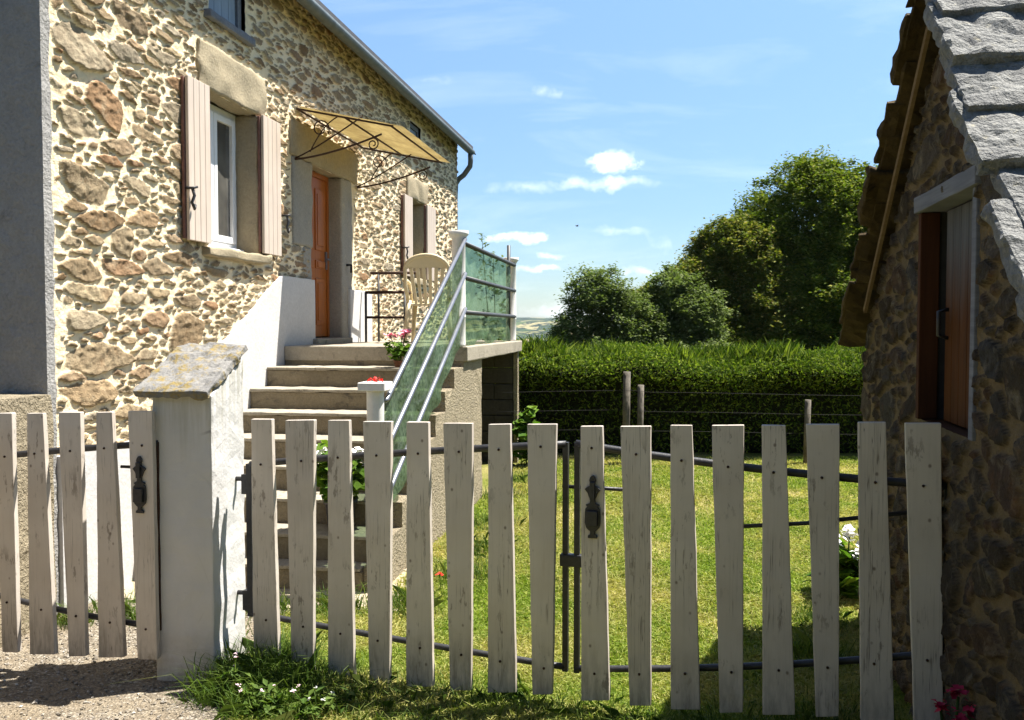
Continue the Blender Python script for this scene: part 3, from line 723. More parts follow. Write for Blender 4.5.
def smoothpath(pts, n=24, y=.012):
    xs = np.linspace(pts[0][0], pts[-1][0], n); c = np.polyfit([p[0] for p in pts], [p[1] for p in pts], 2)
    return [(float(x), y, float(np.polyval(c, x))) for x in xs]
gl = thing('picket_gate', 'left leaf of the wide white picket gate, hung on the white pillar', 'gate', (-1.192, 4.058, 0), GA, 'leaves of the wide picket gate')
gr = thing('picket_gate', 'right leaf of the wide white picket gate, with urn latch, hinged on the shed wall', 'gate', (-1.192, 4.058, 0), GA, 'leaves of the wide picket gate')
tr_l = [(.0, .946), (.426, 1.001), (.758, 1.032), (1.162, 1.066), (1.475, 1.099)]; br_l = [(0, .262), (.22, .25), (.754, .215), (1.161, .195), (1.47, .182)]
tr_r = [(1.515, 1.100), (1.82, 1.07), (2.197, 1.035), (2.551, 1.012), (2.88, 1.004)]; br_r = [(1.515, .182), (1.666, .194), (2.018, .24), (2.386, .30), (2.88, .395)]
for i, (t, b) in enumerate(zip(TOP, BOT)):
    par = gl if i < 8 else gr
    xm = (t[0][0]+t[1][0])/2
    picket(par, t[0], t[1], b[0], b[1], i+1, (interp(tr_l+tr_r, xm), interp(br_l+br_r, xm)))
for par, a, b in ((gl, tr_l, br_l), (gr, tr_r, br_r)):
    MB().tube(smoothpath(a), .0155, 10).build('rail', M['iron'], par); MB().tube(smoothpath(b), .0135, 10).build('rail', M['iron'], par)
MB().box((-.018, .0, .25), (.010, .024, .95)).build('stile', M['iron'], gl); MB().box((1.462, .002, .165), (1.484, .026, 1.105)).build('stile', M['iron'], gl)
MB().box((1.510, .002, .165), (1.532, .026, 1.105)).build('stile', M['iron'], gr); MB().box((2.872, .0, .385), (2.902, .026, 1.01)).build('stile', M['iron'], gr)
for z in (.855, .32): MB().box((-.045, .004, z-.045), (-.018, .022, z+.045)).build('hinge', M['iron'], gl)
for z in (.94, .43): MB().box((2.902, .004, z-.05), (2.945, .022, z+.03)).build('hinge', M['iron'], gr)
MB().box((1.452, -.006, .60), (1.545, .032, .65)).build('closing_ring', M['iron'], gr, bevel=.006)
MB().tube([(1.455, .03, .922), (1.73, .03, .922)], .008, 8).build('latch_bar', M['iron'], gr)
MB().tube([(2.10, .014, .80), (2.4, .014, .835), (2.88, .014, .92)], .008, 8).build('brace', M['iron'], gr)
m = MB(); ornament(m, 1.597, -.040, .735, .25); m.build('latch_plate', M['iron'], gr, bevel=.0015, seg=1)
# small gate on the left
lg = thing('picket_gate', 'white picket gate left of the pillar, in front of the low roughcast wall', 'gate', (-2.444, 4.140, 0), math.atan2(-.20, .90))
LT = [((-.23, 1.172), (-.14, 1.174)), ((-.065, 1.174), (.04, 1.178)), ((.101, 1.179), (.192, 1.181)), ((.271, 1.183), (.355, 1.185)), ((.435, 1.191), (.548, 1.193)), ((.627, 1.195), (.708, 1.197)), ((.787, 1.203), (.906, 1.205))]
LB = [((-.235, .062), (-.11, .066)), ((-.05, .068), (.03, .074)), ((.113, .077), (.196, .083)), ((.26, .079), (.392, .09)), ((.465, .086), (.553, .094)), ((.618, .094), (.747, .105)), ((.815, .101), (.912, .109))]
tl_ = [(-.28, .925), (.208, .99), (.79, 1.048), (.905, 1.059)]; bl_ = [(-.28, .385), (.218, .30), (.905, .235)]
for i, (t, b) in enumerate(zip(LT, LB)):
    xm = (t[0][0]+t[1][0])/2; picket(lg, t[0], t[1], b[0], b[1], 40+i, (interp(tl_, xm), interp(bl_, xm)))
MB().tube(smoothpath(tl_), .0155, 10).build('rail', M['iron'], lg); MB().tube(smoothpath(bl_), .0135, 10).build('rail', M['iron'], lg)
MB().box((.893, .0, .225), (.908, .022, 1.065)).build('stile', M['rust_iron'], lg)
MB().tube([(.70, .03, .945), (.905, .03, .945)], .007, 8).build('latch_bar', M['iron'], lg)
m = MB(); ornament(m, .845, -.040, .757, .25); m.build('latch_plate', M['iron'], lg, bevel=.0015, seg=1)

# ================================================================== stone shed on the right
SB = atan(.198)
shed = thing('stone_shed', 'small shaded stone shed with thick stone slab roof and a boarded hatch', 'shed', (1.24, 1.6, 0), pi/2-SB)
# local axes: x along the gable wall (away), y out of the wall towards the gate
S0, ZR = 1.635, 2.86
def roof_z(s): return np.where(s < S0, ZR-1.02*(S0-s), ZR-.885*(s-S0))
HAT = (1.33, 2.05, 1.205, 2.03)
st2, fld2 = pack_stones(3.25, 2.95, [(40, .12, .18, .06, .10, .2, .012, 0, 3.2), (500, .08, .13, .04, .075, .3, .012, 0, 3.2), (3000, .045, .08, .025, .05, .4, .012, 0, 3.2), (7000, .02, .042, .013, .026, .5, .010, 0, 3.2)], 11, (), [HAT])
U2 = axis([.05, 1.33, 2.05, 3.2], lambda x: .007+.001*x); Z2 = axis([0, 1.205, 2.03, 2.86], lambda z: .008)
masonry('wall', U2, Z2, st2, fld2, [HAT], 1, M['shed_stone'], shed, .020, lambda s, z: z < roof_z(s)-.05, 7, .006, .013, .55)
m = MB(); m.prism([(3.19, .01, 0), (3.19, .01, 1.40), (3.19, -2.9, 1.40), (3.19, -2.9, 0)], (-.3, 0, 0)); m.build('back_wall', M['shed_stone'], shed)
m = MB(); m.prism([(.06, .01, 0), (.06, .01, 1.22), (.06, -2.9, 1.22), (.06, -2.9, 0)], (.3, 0, 0)); m.build('front_wall', M['shed_stone'], shed)
m = MB(); m.prism([(.06, -2.9, 0), (3.19, -2.9, 0), (3.19, -2.9, 1.4), (S0, -2.9, 2.78), (.06, -2.9, 1.2)], (0, .3, 0)); m.build('end_wall', M['shed_stone'], shed)
def slabs(front, seed):
    rng = random.Random(seed); m = MB()
    ang = atan(1.02) if front else -atan(.885)
    ln = hypot(S0-.0, 1.02*S0) if front else hypot(3.25-S0, .885*(3.25-S0))
    nc = 9 if front else 12; ex = ln/nc
    for k in range(nc):
        y = (.175+rng.uniform(-.035, .03)) if front else (.125+rng.uniform(-.03, .025))
        t = rng.uniform(.045, .062) if front else rng.uniform(.028, .04)
        while y > -3.0:
            w = rng.uniform(.5, .95); y2 = y-w
            # position of the lower edge, measured up the slope from the eave
            d0 = k*ex-.02+rng.uniform(-.018, .018); d1 = d0+ex+.14
            rot = Matrix.Rotation(-ang if front else -ang, 3, 'Y')
            tilt = .10 if front else .045
            mid = (d0+d1)/2
            if front: c = Vector((0+mid*cos(ang), (y+y2)/2, float(roof_z(0))+mid*sin(ang)))
            else: c = Vector((3.25-mid*cos(-ang), (y+y2)/2, float(roof_z(3.25))+mid*sin(-ang)))
            nrm = Vector((-sin(ang), 0, cos(ang)))
            hl = (d1-d0)/2
            r2 = Matrix.Rotation(-ang+(tilt if front else -tilt), 3, 'Y') @ Matrix.Rotation(rng.uniform(-.02, .02), 3, 'X')
            c = c + nrm*(.045+rng.uniform(0, .012))
            b = bmesh.ops.create_cube(m.bm, size=1)
            for v in b['verts']:
                p = Vector((v.co.x*hl*2, v.co.y*(y-y2-.008), v.co.z*t)); v.co = r2 @ p + c
            y = y2+rng.uniform(-.004, .004)
    return m
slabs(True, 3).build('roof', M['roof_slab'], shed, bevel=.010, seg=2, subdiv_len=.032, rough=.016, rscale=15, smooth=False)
slabs(False, 5).build('roof', M['roof_slab_shaded'], shed, bevel=.006, seg=1, subdiv_len=.06, rough=.022, rscale=11, smooth=False)
m = MB()
for a, b, dy in (((S0, ZR-.035), (2.95, float(roof_z(2.95))-.035), 0), ((S0, ZR-.035), (.1, float(roof_z(.1))-.035), 0)):
    d = Vector((b[0]-a[0], 0, b[1]-a[1])); n = Vector((-d.z, 0, d.x)).normalized()
    if n.z > 0: n = -n
    m.prism([Vector((a[0], .045, a[1])), Vector((b[0], .045, b[1])), Vector((b[0], .045, b[1]))+n*.03, Vector((a[0], .045, a[1]))+n*.03], (0, .014, 0))
m.build('verge_batten', M['batten_wood'], shed)
x0, x1, z0, z1 = HAT
MB().box((x0-.05, -.10, z1-.005), (x1+.03, .028, z1+.060)).build('lintel', M['lintel_wood'], shed, bevel=.006, subdiv_len=.1, rough=.006, rscale=8)
hat = thing('hatch', None, None); hat.parent = shed
MB().box((x1-.02, -.155, z0), (x1+.010, -.062, z1-.006)).build('gap_shade', M['dark_room'], hat)  # dark box added as the shade in the gap behind the jamb
MB().box((x1-.03, -.060, z0), (x1+.012, .012, z1-.006)).build('jamb', M['jamb_wood'], hat, bevel=.004)
MB().box((x0-.015, -.16, z0), (x0+.03, .012, z1-.006)).build('jamb', M['lintel_wood'], hat, bevel=.004)
MB().box((x0-.03, -.16, z0-.03), (x1+.01, -.01, z0-.002)).build('sill', M['jamb_wood'], hat, bevel=.006)
m = MB(); n = 6; wd = (x1-x0-.155)/n
for i in range(n): m.box((x0+.034+i*wd+.002, -.084, z0+.006), (x0+.034+(i+1)*wd-.002, -.060, z1-.012))
hl = m.build('board_leaf', M['hatch_boards'], hat, bevel=.003, seg=1)
MB().tube([(x1-.165, -.060, 1.64), (x1-.165, -.025, 1.63), (x1-.165, -.025, 1.54), (x1-.165, -.060, 1.53)], .008, 8).build('handle', M['iron'], hl)
MB().box((x0, -.17, z0), (x1, -.156, z1)).build('backing', M['dark_room'], hat)

# ================================================================== leaf clouds, flowers, trees
def rand_rot(n, rs):
    q = rs.normal(size=(n, 4)); q /= np.linalg.norm(q, axis=1)[:, None]
    w, x, y, z = q.T
    return np.stack([np.stack([1-2*(y*y+z*z), 2*(x*y-z*w), 2*(x*z+y*w)], -1), np.stack([2*(x*y+z*w), 1-2*(x*x+z*z), 2*(y*z-x*w)], -1), np.stack([2*(x*z-y*w), 2*(y*z+x*w), 1-2*(x*x+y*y)], -1)], 1)
def leaf_quads(P, size, rs, aspect=.55, up=0.0):
    "folded rhombic leaves at points P"
    n = len(P); R = rand_rot(n, rs)
    if up:                                     # tilt leaves so that they tend to lie with the face upward
        az = rs.rand(n)*2*pi; ti = np.abs(rs.normal(size=n))*up
        X = np.stack([np.cos(az), np.sin(az), -np.sin(ti)*.8], -1); X /= np.linalg.norm(X, axis=1)[:, None]
        Yv = np.stack([-np.sin(az), np.cos(az), rs.normal(size=n)*.5], -1); Yv /= np.linalg.norm(Yv, axis=1)[:, None]
        Zv = np.cross(X, Yv)
    else: X, Yv, Zv = R[:, :, 0], R[:, :, 1], R[:, :, 2]
    s = np.broadcast_to(size, (n,))[:, None]*(.65+.7*rs.rand(n, 1))
    a = P-X*s*.5; c = P+X*s*.5; b = P+Yv*s*aspect*.5+Zv*s*.10; d = P-Yv*s*aspect*.5+Zv*s*.10
    co = np.stack([a, b, c, d], 1).reshape(-1, 3); f = np.arange(4*n).reshape(n, 4)
    return co, f
def blob_points(blobs, n_cl, per, spread, rs, shell=(.72, 1.02), flat=1.0):
    "clumps of leaves spread near the surface (and some inside) of ellipsoids"
    vol = np.array([b[3]*b[4]*b[5] for b in blobs])**(2/3); vol /= vol.sum(); out = []
    for b, f in zip(blobs, vol):
        k = max(1, int(n_cl*f)); d = rs.normal(size=(k, 3)); d /= np.linalg.norm(d, axis=1)[:, None]
        r = shell[0]+(shell[1]-shell[0])*rs.rand(k); inn = rs.rand(k) < .22; r = np.where(inn, rs.rand(k)**.5*.8, r)
        c = np.array(b[:3])+d*r[:, None]*np.array(b[3:6])
        sp = spread*(.6+.8*rs.rand(k))
        out.append((c[:, None, :]+rs.normal(size=(k, per, 3))*sp[:, None, None]*np.array([1, 1, .75*flat])).reshape(-1, 3))
    return np.concatenate(out)
def tree(name, label, base, blobs, n_cl, per, spread, leaf, mat, trunk_r, seed, group=None, up=.5, aspect=.6):
    rs = np.random.RandomState(seed); t = thing(name, label, 'tree', base, 0, group)
    B = [(b[0]-base[0], b[1]-base[1], b[2]-base[2], *b[3:6]) for b in blobs]
    sub = []
    for b in B:
        for _ in range(44):
            d = rs.normal(size=3); d[2] = abs(d[2])*1.0-.35; d /= np.linalg.norm(d); q = rs.uniform(.24, .42)
            sub.append((b[0]+d[0]*b[3]*.80, b[1]+d[1]*b[4]*.80, b[2]+d[2]*b[5]*.80, b[3]*q, b[4]*q, b[5]*q*.8))
    P = np.concatenate([blob_points(sub, n_cl, per, spread*.6, rs, (.8, 1.05)), blob_points(B, n_cl//5, per, spread, rs, (.3, .9))]); co, f = leaf_quads(P, leaf, rs, aspect, up)
    np_mesh('crown', co, f, mat, t)
    m = MB(); rng = random.Random(seed); top = max(b[2] for b in B)
    cx = np.mean([b[0] for b in B]); cy = np.mean([b[1] for b in B])
    m.tube([(0, 0, -.3), (0, 0, top*.25), (cx*.4, cy*.4, top*.55), (cx*.8, cy*.8, top*.95)], [trunk_r*1.25, trunk_r, trunk_r*.7, trunk_r*.3], 9)
    for b in B:
        for _ in range(3):
            q = Vector((b[0]+rng.uniform(-.6, .6)*b[3], b[1]+rng.uniform(-.6, .6)*b[4], b[2]+rng.uniform(-.3, .6)*b[5])); s = Vector((cx*.3, cy*.3, top*rng.uniform(.25, .5)))
            m.tube([s, s.lerp(q, .5)+Vector((0, 0, .1*b[5])), q], [trunk_r*.5, trunk_r*.3, trunk_r*.08], 6)
    m.build('trunk', M['bark'], t); return t
tree('chestnut_tree', 'tallest dome crowned dark green tree rising beside the shed roof', (10.8, 30.5, -1.6),
     [(10.25, 30.5, 4.45, 2.6, 2.5, 2.75), (8.5, 29.8, 3.0, .9, 1.4, 1.5), (12.4, 30.5, 4.1, 2.0, 2.2, 2.4), (10.2, 29.6, 2.5, 2.8, 2.2, 2.0), (9.3, 29.4, .9, 2.2, 2.0, 1.9), (12.4, 29.8, 1.2, 2.4, 2, 1.9), (7.9, 28.9, .6, 1.7, 1.5, 1.6), (10.8, 29.2, .3, 2.2, 1.6, 1.6)], 5200, 60, .22, .12, M['leaf_chestnut'], .32, 21)
tree('chestnut_tree', 'middle rounded green tree left of the tallest tree, behind the hedge', (6.9, 29, -1.6),
     [(7.05, 29, 3.4, 1.45, 1.5, 1.5), (5.85, 28.7, 2.75, 1.0, 1.1, 1.0), (7.6, 28.6, 2.0, 1.5, 1.4, 1.6), (6.4, 28.4, .7, 1.6, 1.4, 1.5)], 3000, 60, .16, .11, M['leaf_bright'], .22, 22)
tree('loose_tree', 'loose grey green bushy tree between the middle tree and the leftmost tree', (4.9, 27, -1.6),
     [(4.75, 27, 2.3, .95, 1, .95), (5.4, 26.8, 1.6, 1.0, 1, 1.2), (4.3, 26.6, 1.1, .9, 1, 1.0), (5.3, 26.2, .6, 1.2, 1, .9)], 900, 50, .15, .10, M['leaf_olive'], .14, 23)
tree('flowering_tree', 'small yellowish tree tucked behind the leftmost tree', (3.95, 28, -1.6),
     [(4.05, 28, 2.1, .7, .7, .75), (4.3, 27.8, 1.1, .8, .7, .9)], 460, 50, .13, .105, M['leaf_bright'], .12, 24)
tree('loose_tree', 'leftmost grey green tree behind the hedge, next to the distant hills', (2.55, 26, -1.6),
     [(2.5, 26, 2.25, .95, .95, 1.0), (1.95, 25.9, 1.35, .75, .8, .85), (3.2, 26, 1.5, .85, .9, 1.0), (2.6, 25.6, .7, 1.25, 1, .9)], 820, 46, .16, .095, M['leaf_olive'], .14, 25)
# hedge
hd = thing('hedge', 'long clipped green hedge with bright shaggy top behind the lawn', 'hedge', (0, 0, 0))
rs = np.random.RandomState(31)
HY0, HY1, HX0, HX1 = 10.6, 12.2, -1.0, 6.6
def hedge_top(x): return 1.22+.05*np.sin(x*1.7)+.04*np.sin(x*4.1+1)
n = 110000
x = HX0+(HX1-HX0)*rs.rand(n); t = rs.rand(n)
# walk round the section: front face then rounded shoulder then top
sec = np.array([(HY0+.40, .0), (HY0+.38, .5), (HY0+.32, .84), (HY0+.06, 1.0), (HY0+.05, 1.08), (HY0+.24, 1.18), (HY0+.55, 1.22), (HY1, 1.2)]); L_ = np.concatenate([[0], np.cumsum(np.hypot(*np.diff(sec, axis=0).T))]); L_ /= L_[-1]
keep_ = (t > .42) | (rs.rand(n) < .30); x, t = x[keep_], t[keep_]; n = len(x); y = np.interp(t, L_, sec[:, 0]); z = np.interp(t, L_, sec[:, 1])*hedge_top(x)/1.24+fbm(x*3.5, y*3.5, 13, 3)*.05*(t > .5)
P = np.stack([x, y+rs.normal(size=n)*.05+fbm(x*2.2, z*2.2, 3)*.07, z+rs.normal(size=n)*.035], -1)
co, f = leaf_quads(P, .05, rs, .34, 0.0)
# upright shoots on the shoulder and top
n2 = 34000; x = HX0+(HX1-HX0)*rs.rand(n2); t = .52+.48*rs.rand(n2); y = np.interp(t, L_, sec[:, 0])+rs.normal(size=n2)*.04; z = np.interp(t, L_, sec[:, 1])*hedge_top(x)/1.24-.02
h = .03+.08*rs.rand(n2)**2+.20*np.clip(fbm(x*2.6, y*3.4, 9)*3.2, 0, 1)*rs.rand(n2)**1.3; lean = rs.normal(size=(n2, 2))*.4; w = .009
az = rs.rand(n2)*pi; dx, dy = np.cos(az)*w, np.sin(az)*w
b = np.stack([x, y, z], -1); a = b+np.stack([dx, dy, 0*x], -1); c = b-np.stack([dx, dy, 0*x], -1); mid = b+np.stack([lean[:, 0]*h*.4+dx*.8, lean[:, 1]*h*.4+dy*.8, h*.55], -1); tip = b+np.stack([lean[:, 0]*h, lean[:, 1]*h, h], -1)
co2 = np.stack([a, mid, tip, c], 1).reshape(-1, 3); f2 = np.arange(4*n2).reshape(n2, 4)+len(co)
np_mesh('foliage', np.concatenate([co, co2]), np.concatenate([f, f2]), M['leaf_hedge'], hd)
m = MB(); m.prism([(HX0, HY0+.52, -.02), (HX0, HY0+.46, .80), (HX0, HY0+.28, .97), (HX0, HY0+.40, 1.08), (HX0, HY0+.6, 1.12), (HX0, HY1-.1, 1.12), (HX0, HY1-.1, -.02)], (HX1-HX0, 0, 0)); m.build('hedge_core', M['hedge_shade'], hd, subdiv_len=.3, rough=.06, rscale=3)  # solid core, its dark colour stands in for inner shade

# wire fence in front of the hedge
wf = thing('wire_fence', 'grey wooden stakes with sagging wires in front of the hedge', 'fence', (0, 10.2, 0))
for x, z, r in ((1.30, 1.05, .042), (1.46, .90, .036), (3.36, .73, .036), (4.75, .8, .036)):
    MB().tube([(x-.01, 0, -.05), (x, .01, z*.5), (x+.004, 0, z)], r, 8).build('stake', M['post_wood'], wf, bevel=0, cuts=0)
for z in (.36, .58, .80):
    MB().tube([(x, -.045, z+.02*sin(x*1.1)+(0 if x > 1.4 else .02)) for x in np.linspace(-.2, 5.5, 30)], .002, 5).build('wire', M['wire'], wf)

def flower_heads(par, pts, r, mat, seed, name='flower', per=26):
    rs = np.random.RandomState(seed)
    for p in pts:
        P = np.array(p)+rs.normal(size=(per, 3))*r*.42*np.array([1, 1, .7]); P[0] = p; co, f = leaf_quads(P, r*.85, rs, .85, .6)
        np_mesh(name, co, f, mat, par)
def potted(name, label, loc, pot_r, pot_h, fol_r, fol_h, heads, mat, seed, potmat='pot_dark', leaf=.055, n=240, lmat='leaf_pot', group=None):
    t = thing(name, label, 'potted plant' if pot_r else 'plant', loc, 0, group); rs = np.random.RandomState(seed)
    if pot_r:
        MB().lathe([(pot_r*.72, 0), (pot_r*.76, .005), (pot_r*.96, pot_h*.85), (pot_r*1.06, pot_h*.86), (pot_r*1.06, pot_h), (pot_r*.94, pot_h), (pot_r*.9, pot_h*.9), (.0, pot_h*.88)], n=22).build('pot', M[potmat], t)
    b = [(0, 0, pot_h+fol_h*.5, fol_r, fol_r, fol_h*.55)]
    P = blob_points(b, max(8, n//8), 8, fol_r*.16, rs, (.5, 1.0)); co, f = leaf_quads(P, leaf, rs, .85, .55); np_mesh('leaves', co, f, M[lmat], t)
    m = MB(); rng = random.Random(seed)
    for q in heads: m.tube([(0, 0, pot_h*.8), (q[0]*.4, q[1]*.4, q[2]*.5), (q[0], q[1], q[2]-.01)], [.006, .005, .004], 6)
    m.tube([(0, 0, pot_h*.5), (.01, 0, pot_h+fol_h*.6)], [.01, .005], 6)
    m.build('stem', M['leaf_dark'], t)
    if heads: flower_heads(t, heads, .33*fol_r if fol_r > .1 else .03, mat, seed+1)
    return t
potted('potted_geranium', 'pink flowering potted geranium on an upper step near the railing', hp(2.76, 1.13, 1.236), .055, .055, .125, .17, [(-.07, -.05, .255), (.05, -.02, .29), (.01, .06, .26)], M['petal_pink'], 3, 'pot_clay', .05, 220)
potted('potted_geranium', 'white flowering plant in a dark pot on the second lowest step', hp(.97, 1.27, .30), .10, .20, .20, .30, [(-.17, -.02, .50), (.05, -.06, .49), (-.12, .08, .47), (.12, .05, .46)], M['petal_white'], 5, 'pot_dark', .085, 420)
potted('flowering_plant', 'white flowered leafy plant at the far foot of the shed wall', (1.93, 5.15, 0), 0, 0, .17, .32, [(-.02, -.10, .40), (-.10, -.05, .33), (.05, -.12, .30)], M['petal_white'], 8, leaf=.10, n=300, lmat='leaf_pot')
potted('flowering_plant', 'crimson flowers low in the shade against the near shed wall', (1.42, 2.86, 0), 0, 0, .10, .26, [(-.05, -.03, .36), (.02, .0, .39), (.0, -.06, .33), (.06, -.03, .35)], M['petal_crimson'], 9, leaf=.05, n=200, lmat='leaf_dark')
potted('leafy_plant', 'broad leaved green plant by the right edge of the landing', (.16, 10.05, 0), 0, 0, .16, .62, [], None, 10, leaf=.13, n=240, lmat='leaf_pot')
sh = potted('tall_shrub', 'tall thin shrub showing above and through the green landing panel', hp(6.75, 1.22, 0), 0, 0, .20, 2.15, [], None, 12, leaf=.075, n=700, lmat='leaf_olive')
rs = np.random.RandomState(44); 
for a, b, h_ in ((-.20, 0, 2.72), (-.06, .1, 2.5)):
    P = np.array([a, b, 0])+np.stack([.04*rs.normal(size=60), .04*rs.normal(size=60), np.linspace(1.9, h_, 60)], -1); co, f = leaf_quads(P, .075, rs, .5, .6)
    MB().tube([(a*.6, b, 1.7), (a, b, h_)], [.008, .003], 5).build('stem', M['leaf_dark'], np_mesh('shoot', co, f, M['leaf_olive'], sh))


bl = thing('fallen_blossom', 'red blossom lying on the square cap of the short stair post', 'blossom', hp(.75, 1.57, 1.245))
flower_heads(bl, [(0, 0, .012), (.03, .0, .010), (-.03, .01, .010)], .024, M['petal_red'], 4, 'petals', 10)
pp = thing('poppy', 'single red poppy in the grass behind the gate', 'poppy', (-.43, 5.28, 0))
MB().tube([(0, 0, 0), (.01, 0, .06), (0, 0, .10)], .003, 5).build('stem', M['leaf_pot'], pp); flower_heads(pp, [(0, 0, .105)], .022, M['petal_red'], 6, 'petals', 14)

# ================================================================== garden chair and tube stand on the landing
gc = thing('garden_chair', 'beige moulded plastic garden chair standing on the landing with its back to the steps', 'chair', hp(4.75, .88, 1.40), HROT+.10)
m = MB(); sw = .215
m.prism([(-.20, -sw, .375), (.18, -sw-.015, .39), (.22, -sw+.04, .385), (.22, sw-.04, .385), (.18, sw+.015, .39), (-.20, sw, .375)], (0, 0, .022)); m.build('seat', M['resin'], gc, bevel=.008)
def bk(t, y): return (-.20-.13*t, y, .42+.46*t)
m = MB(); bw = .225
arch = [bk(0, -bw*.92), bk(.35, -bw), bk(.7, -bw*.98)] + [bk(.7+.30*sin(a), -bw*.98*cos(a)) for a in np.linspace(.15, pi-.15, 13)] + [bk(.7, bw*.98), bk(.35, bw), bk(0, bw*.92)]
m.tube(arch, .019, 8)
pn = [bk(.70+.29*sin(a), -bw*.96*cos(a)) for a in np.linspace(0, pi, 15)] + [bk(.70+.03*sin(pi*k/6), bw*.96-2*bw*.96*k/6) for k in range(1, 6)]
m.prism(pn, (.014, 0, .004))
m.build('backrest', M['resin'], gc, bevel=0, smooth=False)
m = MB()
for i in range(6):
    y = (i-2.5)*.062; m.prism([bk(-.10, y*.78-.014), bk(.74, y*1.05-.019), bk(.74, y*1.05+.019), bk(-.10, y*.78+.014)], (.012, 0, .003))
m.build('slats', M['resin'], gc, bevel=.003, seg=1)
for s_ in (-1, 1):
    MB().tube([bk(.42, s_*bw), (-.12, s_*.265, .64), (.10, s_*.275, .64), (.20, s_*.265, .62), (.21, s_*.255, .56), (.19, s_*.235, .43)], [.016, .022, .024, .022, .018, .018], 8).build('armrest', M['resin'], gc)
    for fx, tx in ((.18, .23), (-.18, -.25)):
        MB().tube([(fx, s_*.20, .43), (tx, s_*.235, 0)], [.030, .019], 8).build('leg', M['resin'], gc)
ts = thing('tube_stand', 'dark steel tube stand against the house wall beside the front door', 'stand', hp(4.70, .05, 1.40), HROT)
def lp(u, w, z): return (u, -w, z)
for w in (.14, .56): MB().tube([lp(0, w, 0), lp(0, w, .52)], .014, 8).build('leg', M['grey_paint'], ts)
for w in (.17, .56): MB().tube([lp(.34, w, 0), lp(.34, w, .74)], .013, 8).build('leg', M['grey_paint'], ts)
m = MB(); m.tube([lp(0, .14, .52), lp(0, .56, .52)], .016, 8); m.tube([lp(0, .14, .52), lp(.34, .17, .52)], .013, 8); m.tube([lp(0, .56, .52), lp(.34, .56, .52)], .013, 8); m.build('seat_frame', M['rust_iron'], ts)
MB().tube([lp(0, .14, .26), lp(0, .56, .26)], .013, 8).build('stretcher', M['rust_iron'], ts)
MB().tube([lp(.34, .08, .74), lp(.34, .60, .74)], .015, 8).build('back_bar', M['rust_iron'], ts)

# ================================================================== bird
bd = thing('bird', 'tiny dark bird flying in the blue sky', 'bird', (2.87, 40, 5.95), .6)
m = MB(); m.tube([(-.07, 0, 0), (-.04, 0, .004), (0, 0, .006), (.05, 0, .006), (.075, 0, .008), (.09, 0, .006)], [.006, .018, .026, .02, .014, .003], 8); m.build('body', M['bird_black'], bd)
for s_ in (-1, 1):
    m = MB(); m.prism([(.04, s_*.015, .01), (.03, s_*.07, .045), (-.02, s_*.13, .05), (-.02, s_*.07, .04), (-.03, s_*.015, .01)], (0, 0, .006)); m.build('wing', M['bird_black'], bd)

# ================================================================== ground, lawn, gravel, path, hills
def terrain_z(x, y):
    r = np.hypot(x, np.maximum(y, 0)); t = np.clip((y-13)/25, 0, 1); z = -.02-1.6*t*t*(3-2*t)
    t = np.clip((r-45)/600, 0, 1); z = z-52*t*t*(3-2*t)
    t = np.clip((y-900)/2600, 0, 1); z = z+(76+12*fbm(x/700, y/900, 2, 3))*t*t*(3-2*t)*1.0 + np.clip((y-500)/500, 0, 1)*7*fbm(x/260, y/330, 4, 4)
    t = np.clip((-y-2.6)/4.5, 0, 1); z = z+(6.2+.8*fbm(x/3, y/3, 7, 3))*t*t*(3-2*t)      # unseen bank added behind the viewer to hold back sky light
    return z
def sgrid(a, n, p=2.4): v = np.linspace(-1, 1, n); return np.sign(v)*np.abs(v)**p*a
gx = sgrid(4200, 260, 3.2); gy = np.concatenate([-sgrid(60, 40)[20:][::-1], np.linspace(0, 1, 300)[1:]**2.6*5200])
X, Y = np.meshgrid(gx, gy, indexing='ij'); idx = np.arange(X.size).reshape(X.shape)
q = np.stack([idx[:-1, :-1], idx[1:, :-1], idx[1:, 1:], idx[:-1, 1:]], -1).reshape(-1, 4)
tag(np_mesh('ground', np.stack([X, Y, terrain_z(X, Y)], -1).reshape(-1, 3), q, M['hills'], smooth=True), kind='structure')
def sheet(name, x0, x1, y0, y1, step, z, mat, inside, zf=None):
    xs = np.arange(x0, x1+step, step); ys = np.arange(y0, y1+step, step); X, Y = np.meshgrid(xs, ys, indexing='ij'); Zq = np.full_like(X, z) + (zf(X, Y) if zf else 0)
    idx = np.arange(X.size).reshape(X.shape); q = np.stack([idx[:-1, :-1], idx[1:, :-1], idx[1:, 1:], idx[:-1, 1:]], -1)
    ok = inside((X[:-1, :-1]+X[1:, 1:])/2, (Y[:-1, :-1]+Y[1:, 1:])/2); q = q[ok]
    used = np.unique(q); rem = np.full(X.size, -1); rem[used] = np.arange(len(used)); co = np.stack([X, Y, Zq], -1).reshape(-1, 3)[used]
    return tag(np_mesh(name, co, rem[q], mat, smooth=True), kind='structure')
bumps = lambda x, y: fbm(x*1.3, y*1.3, 6, 3)*.012
def is_gravel(x, y):
    e = -.93+.16*fbm(x*1.7+3, y*1.7, 12, 4)-.30*np.clip((y-3.45)/.35, 0, 1)
    return (x < e) & (y < 5.6)
sheet('lawn', -3.4, 7, -1, 12.4, .06, -.004, M['lawn'], lambda x, y: np.ones_like(x, bool), bumps)
sheet('gravel_road', -6.5, -.6, -2, 5.6, .03, .002, M['gravel'], is_gravel, bumps)
sheet('sand_path', -2.4, -.2, 4.7, 5.9, .03, .008, M['sand_path'], lambda x, y: (y < 5.75+.1*fbm(x*2, y*2, 3)) & (y > 4.95+.14*fbm(x*2.5, y*2, 8)-.12*(x+1)) & (x < -.66+.12*fbm(x, y*3, 5)), bumps)
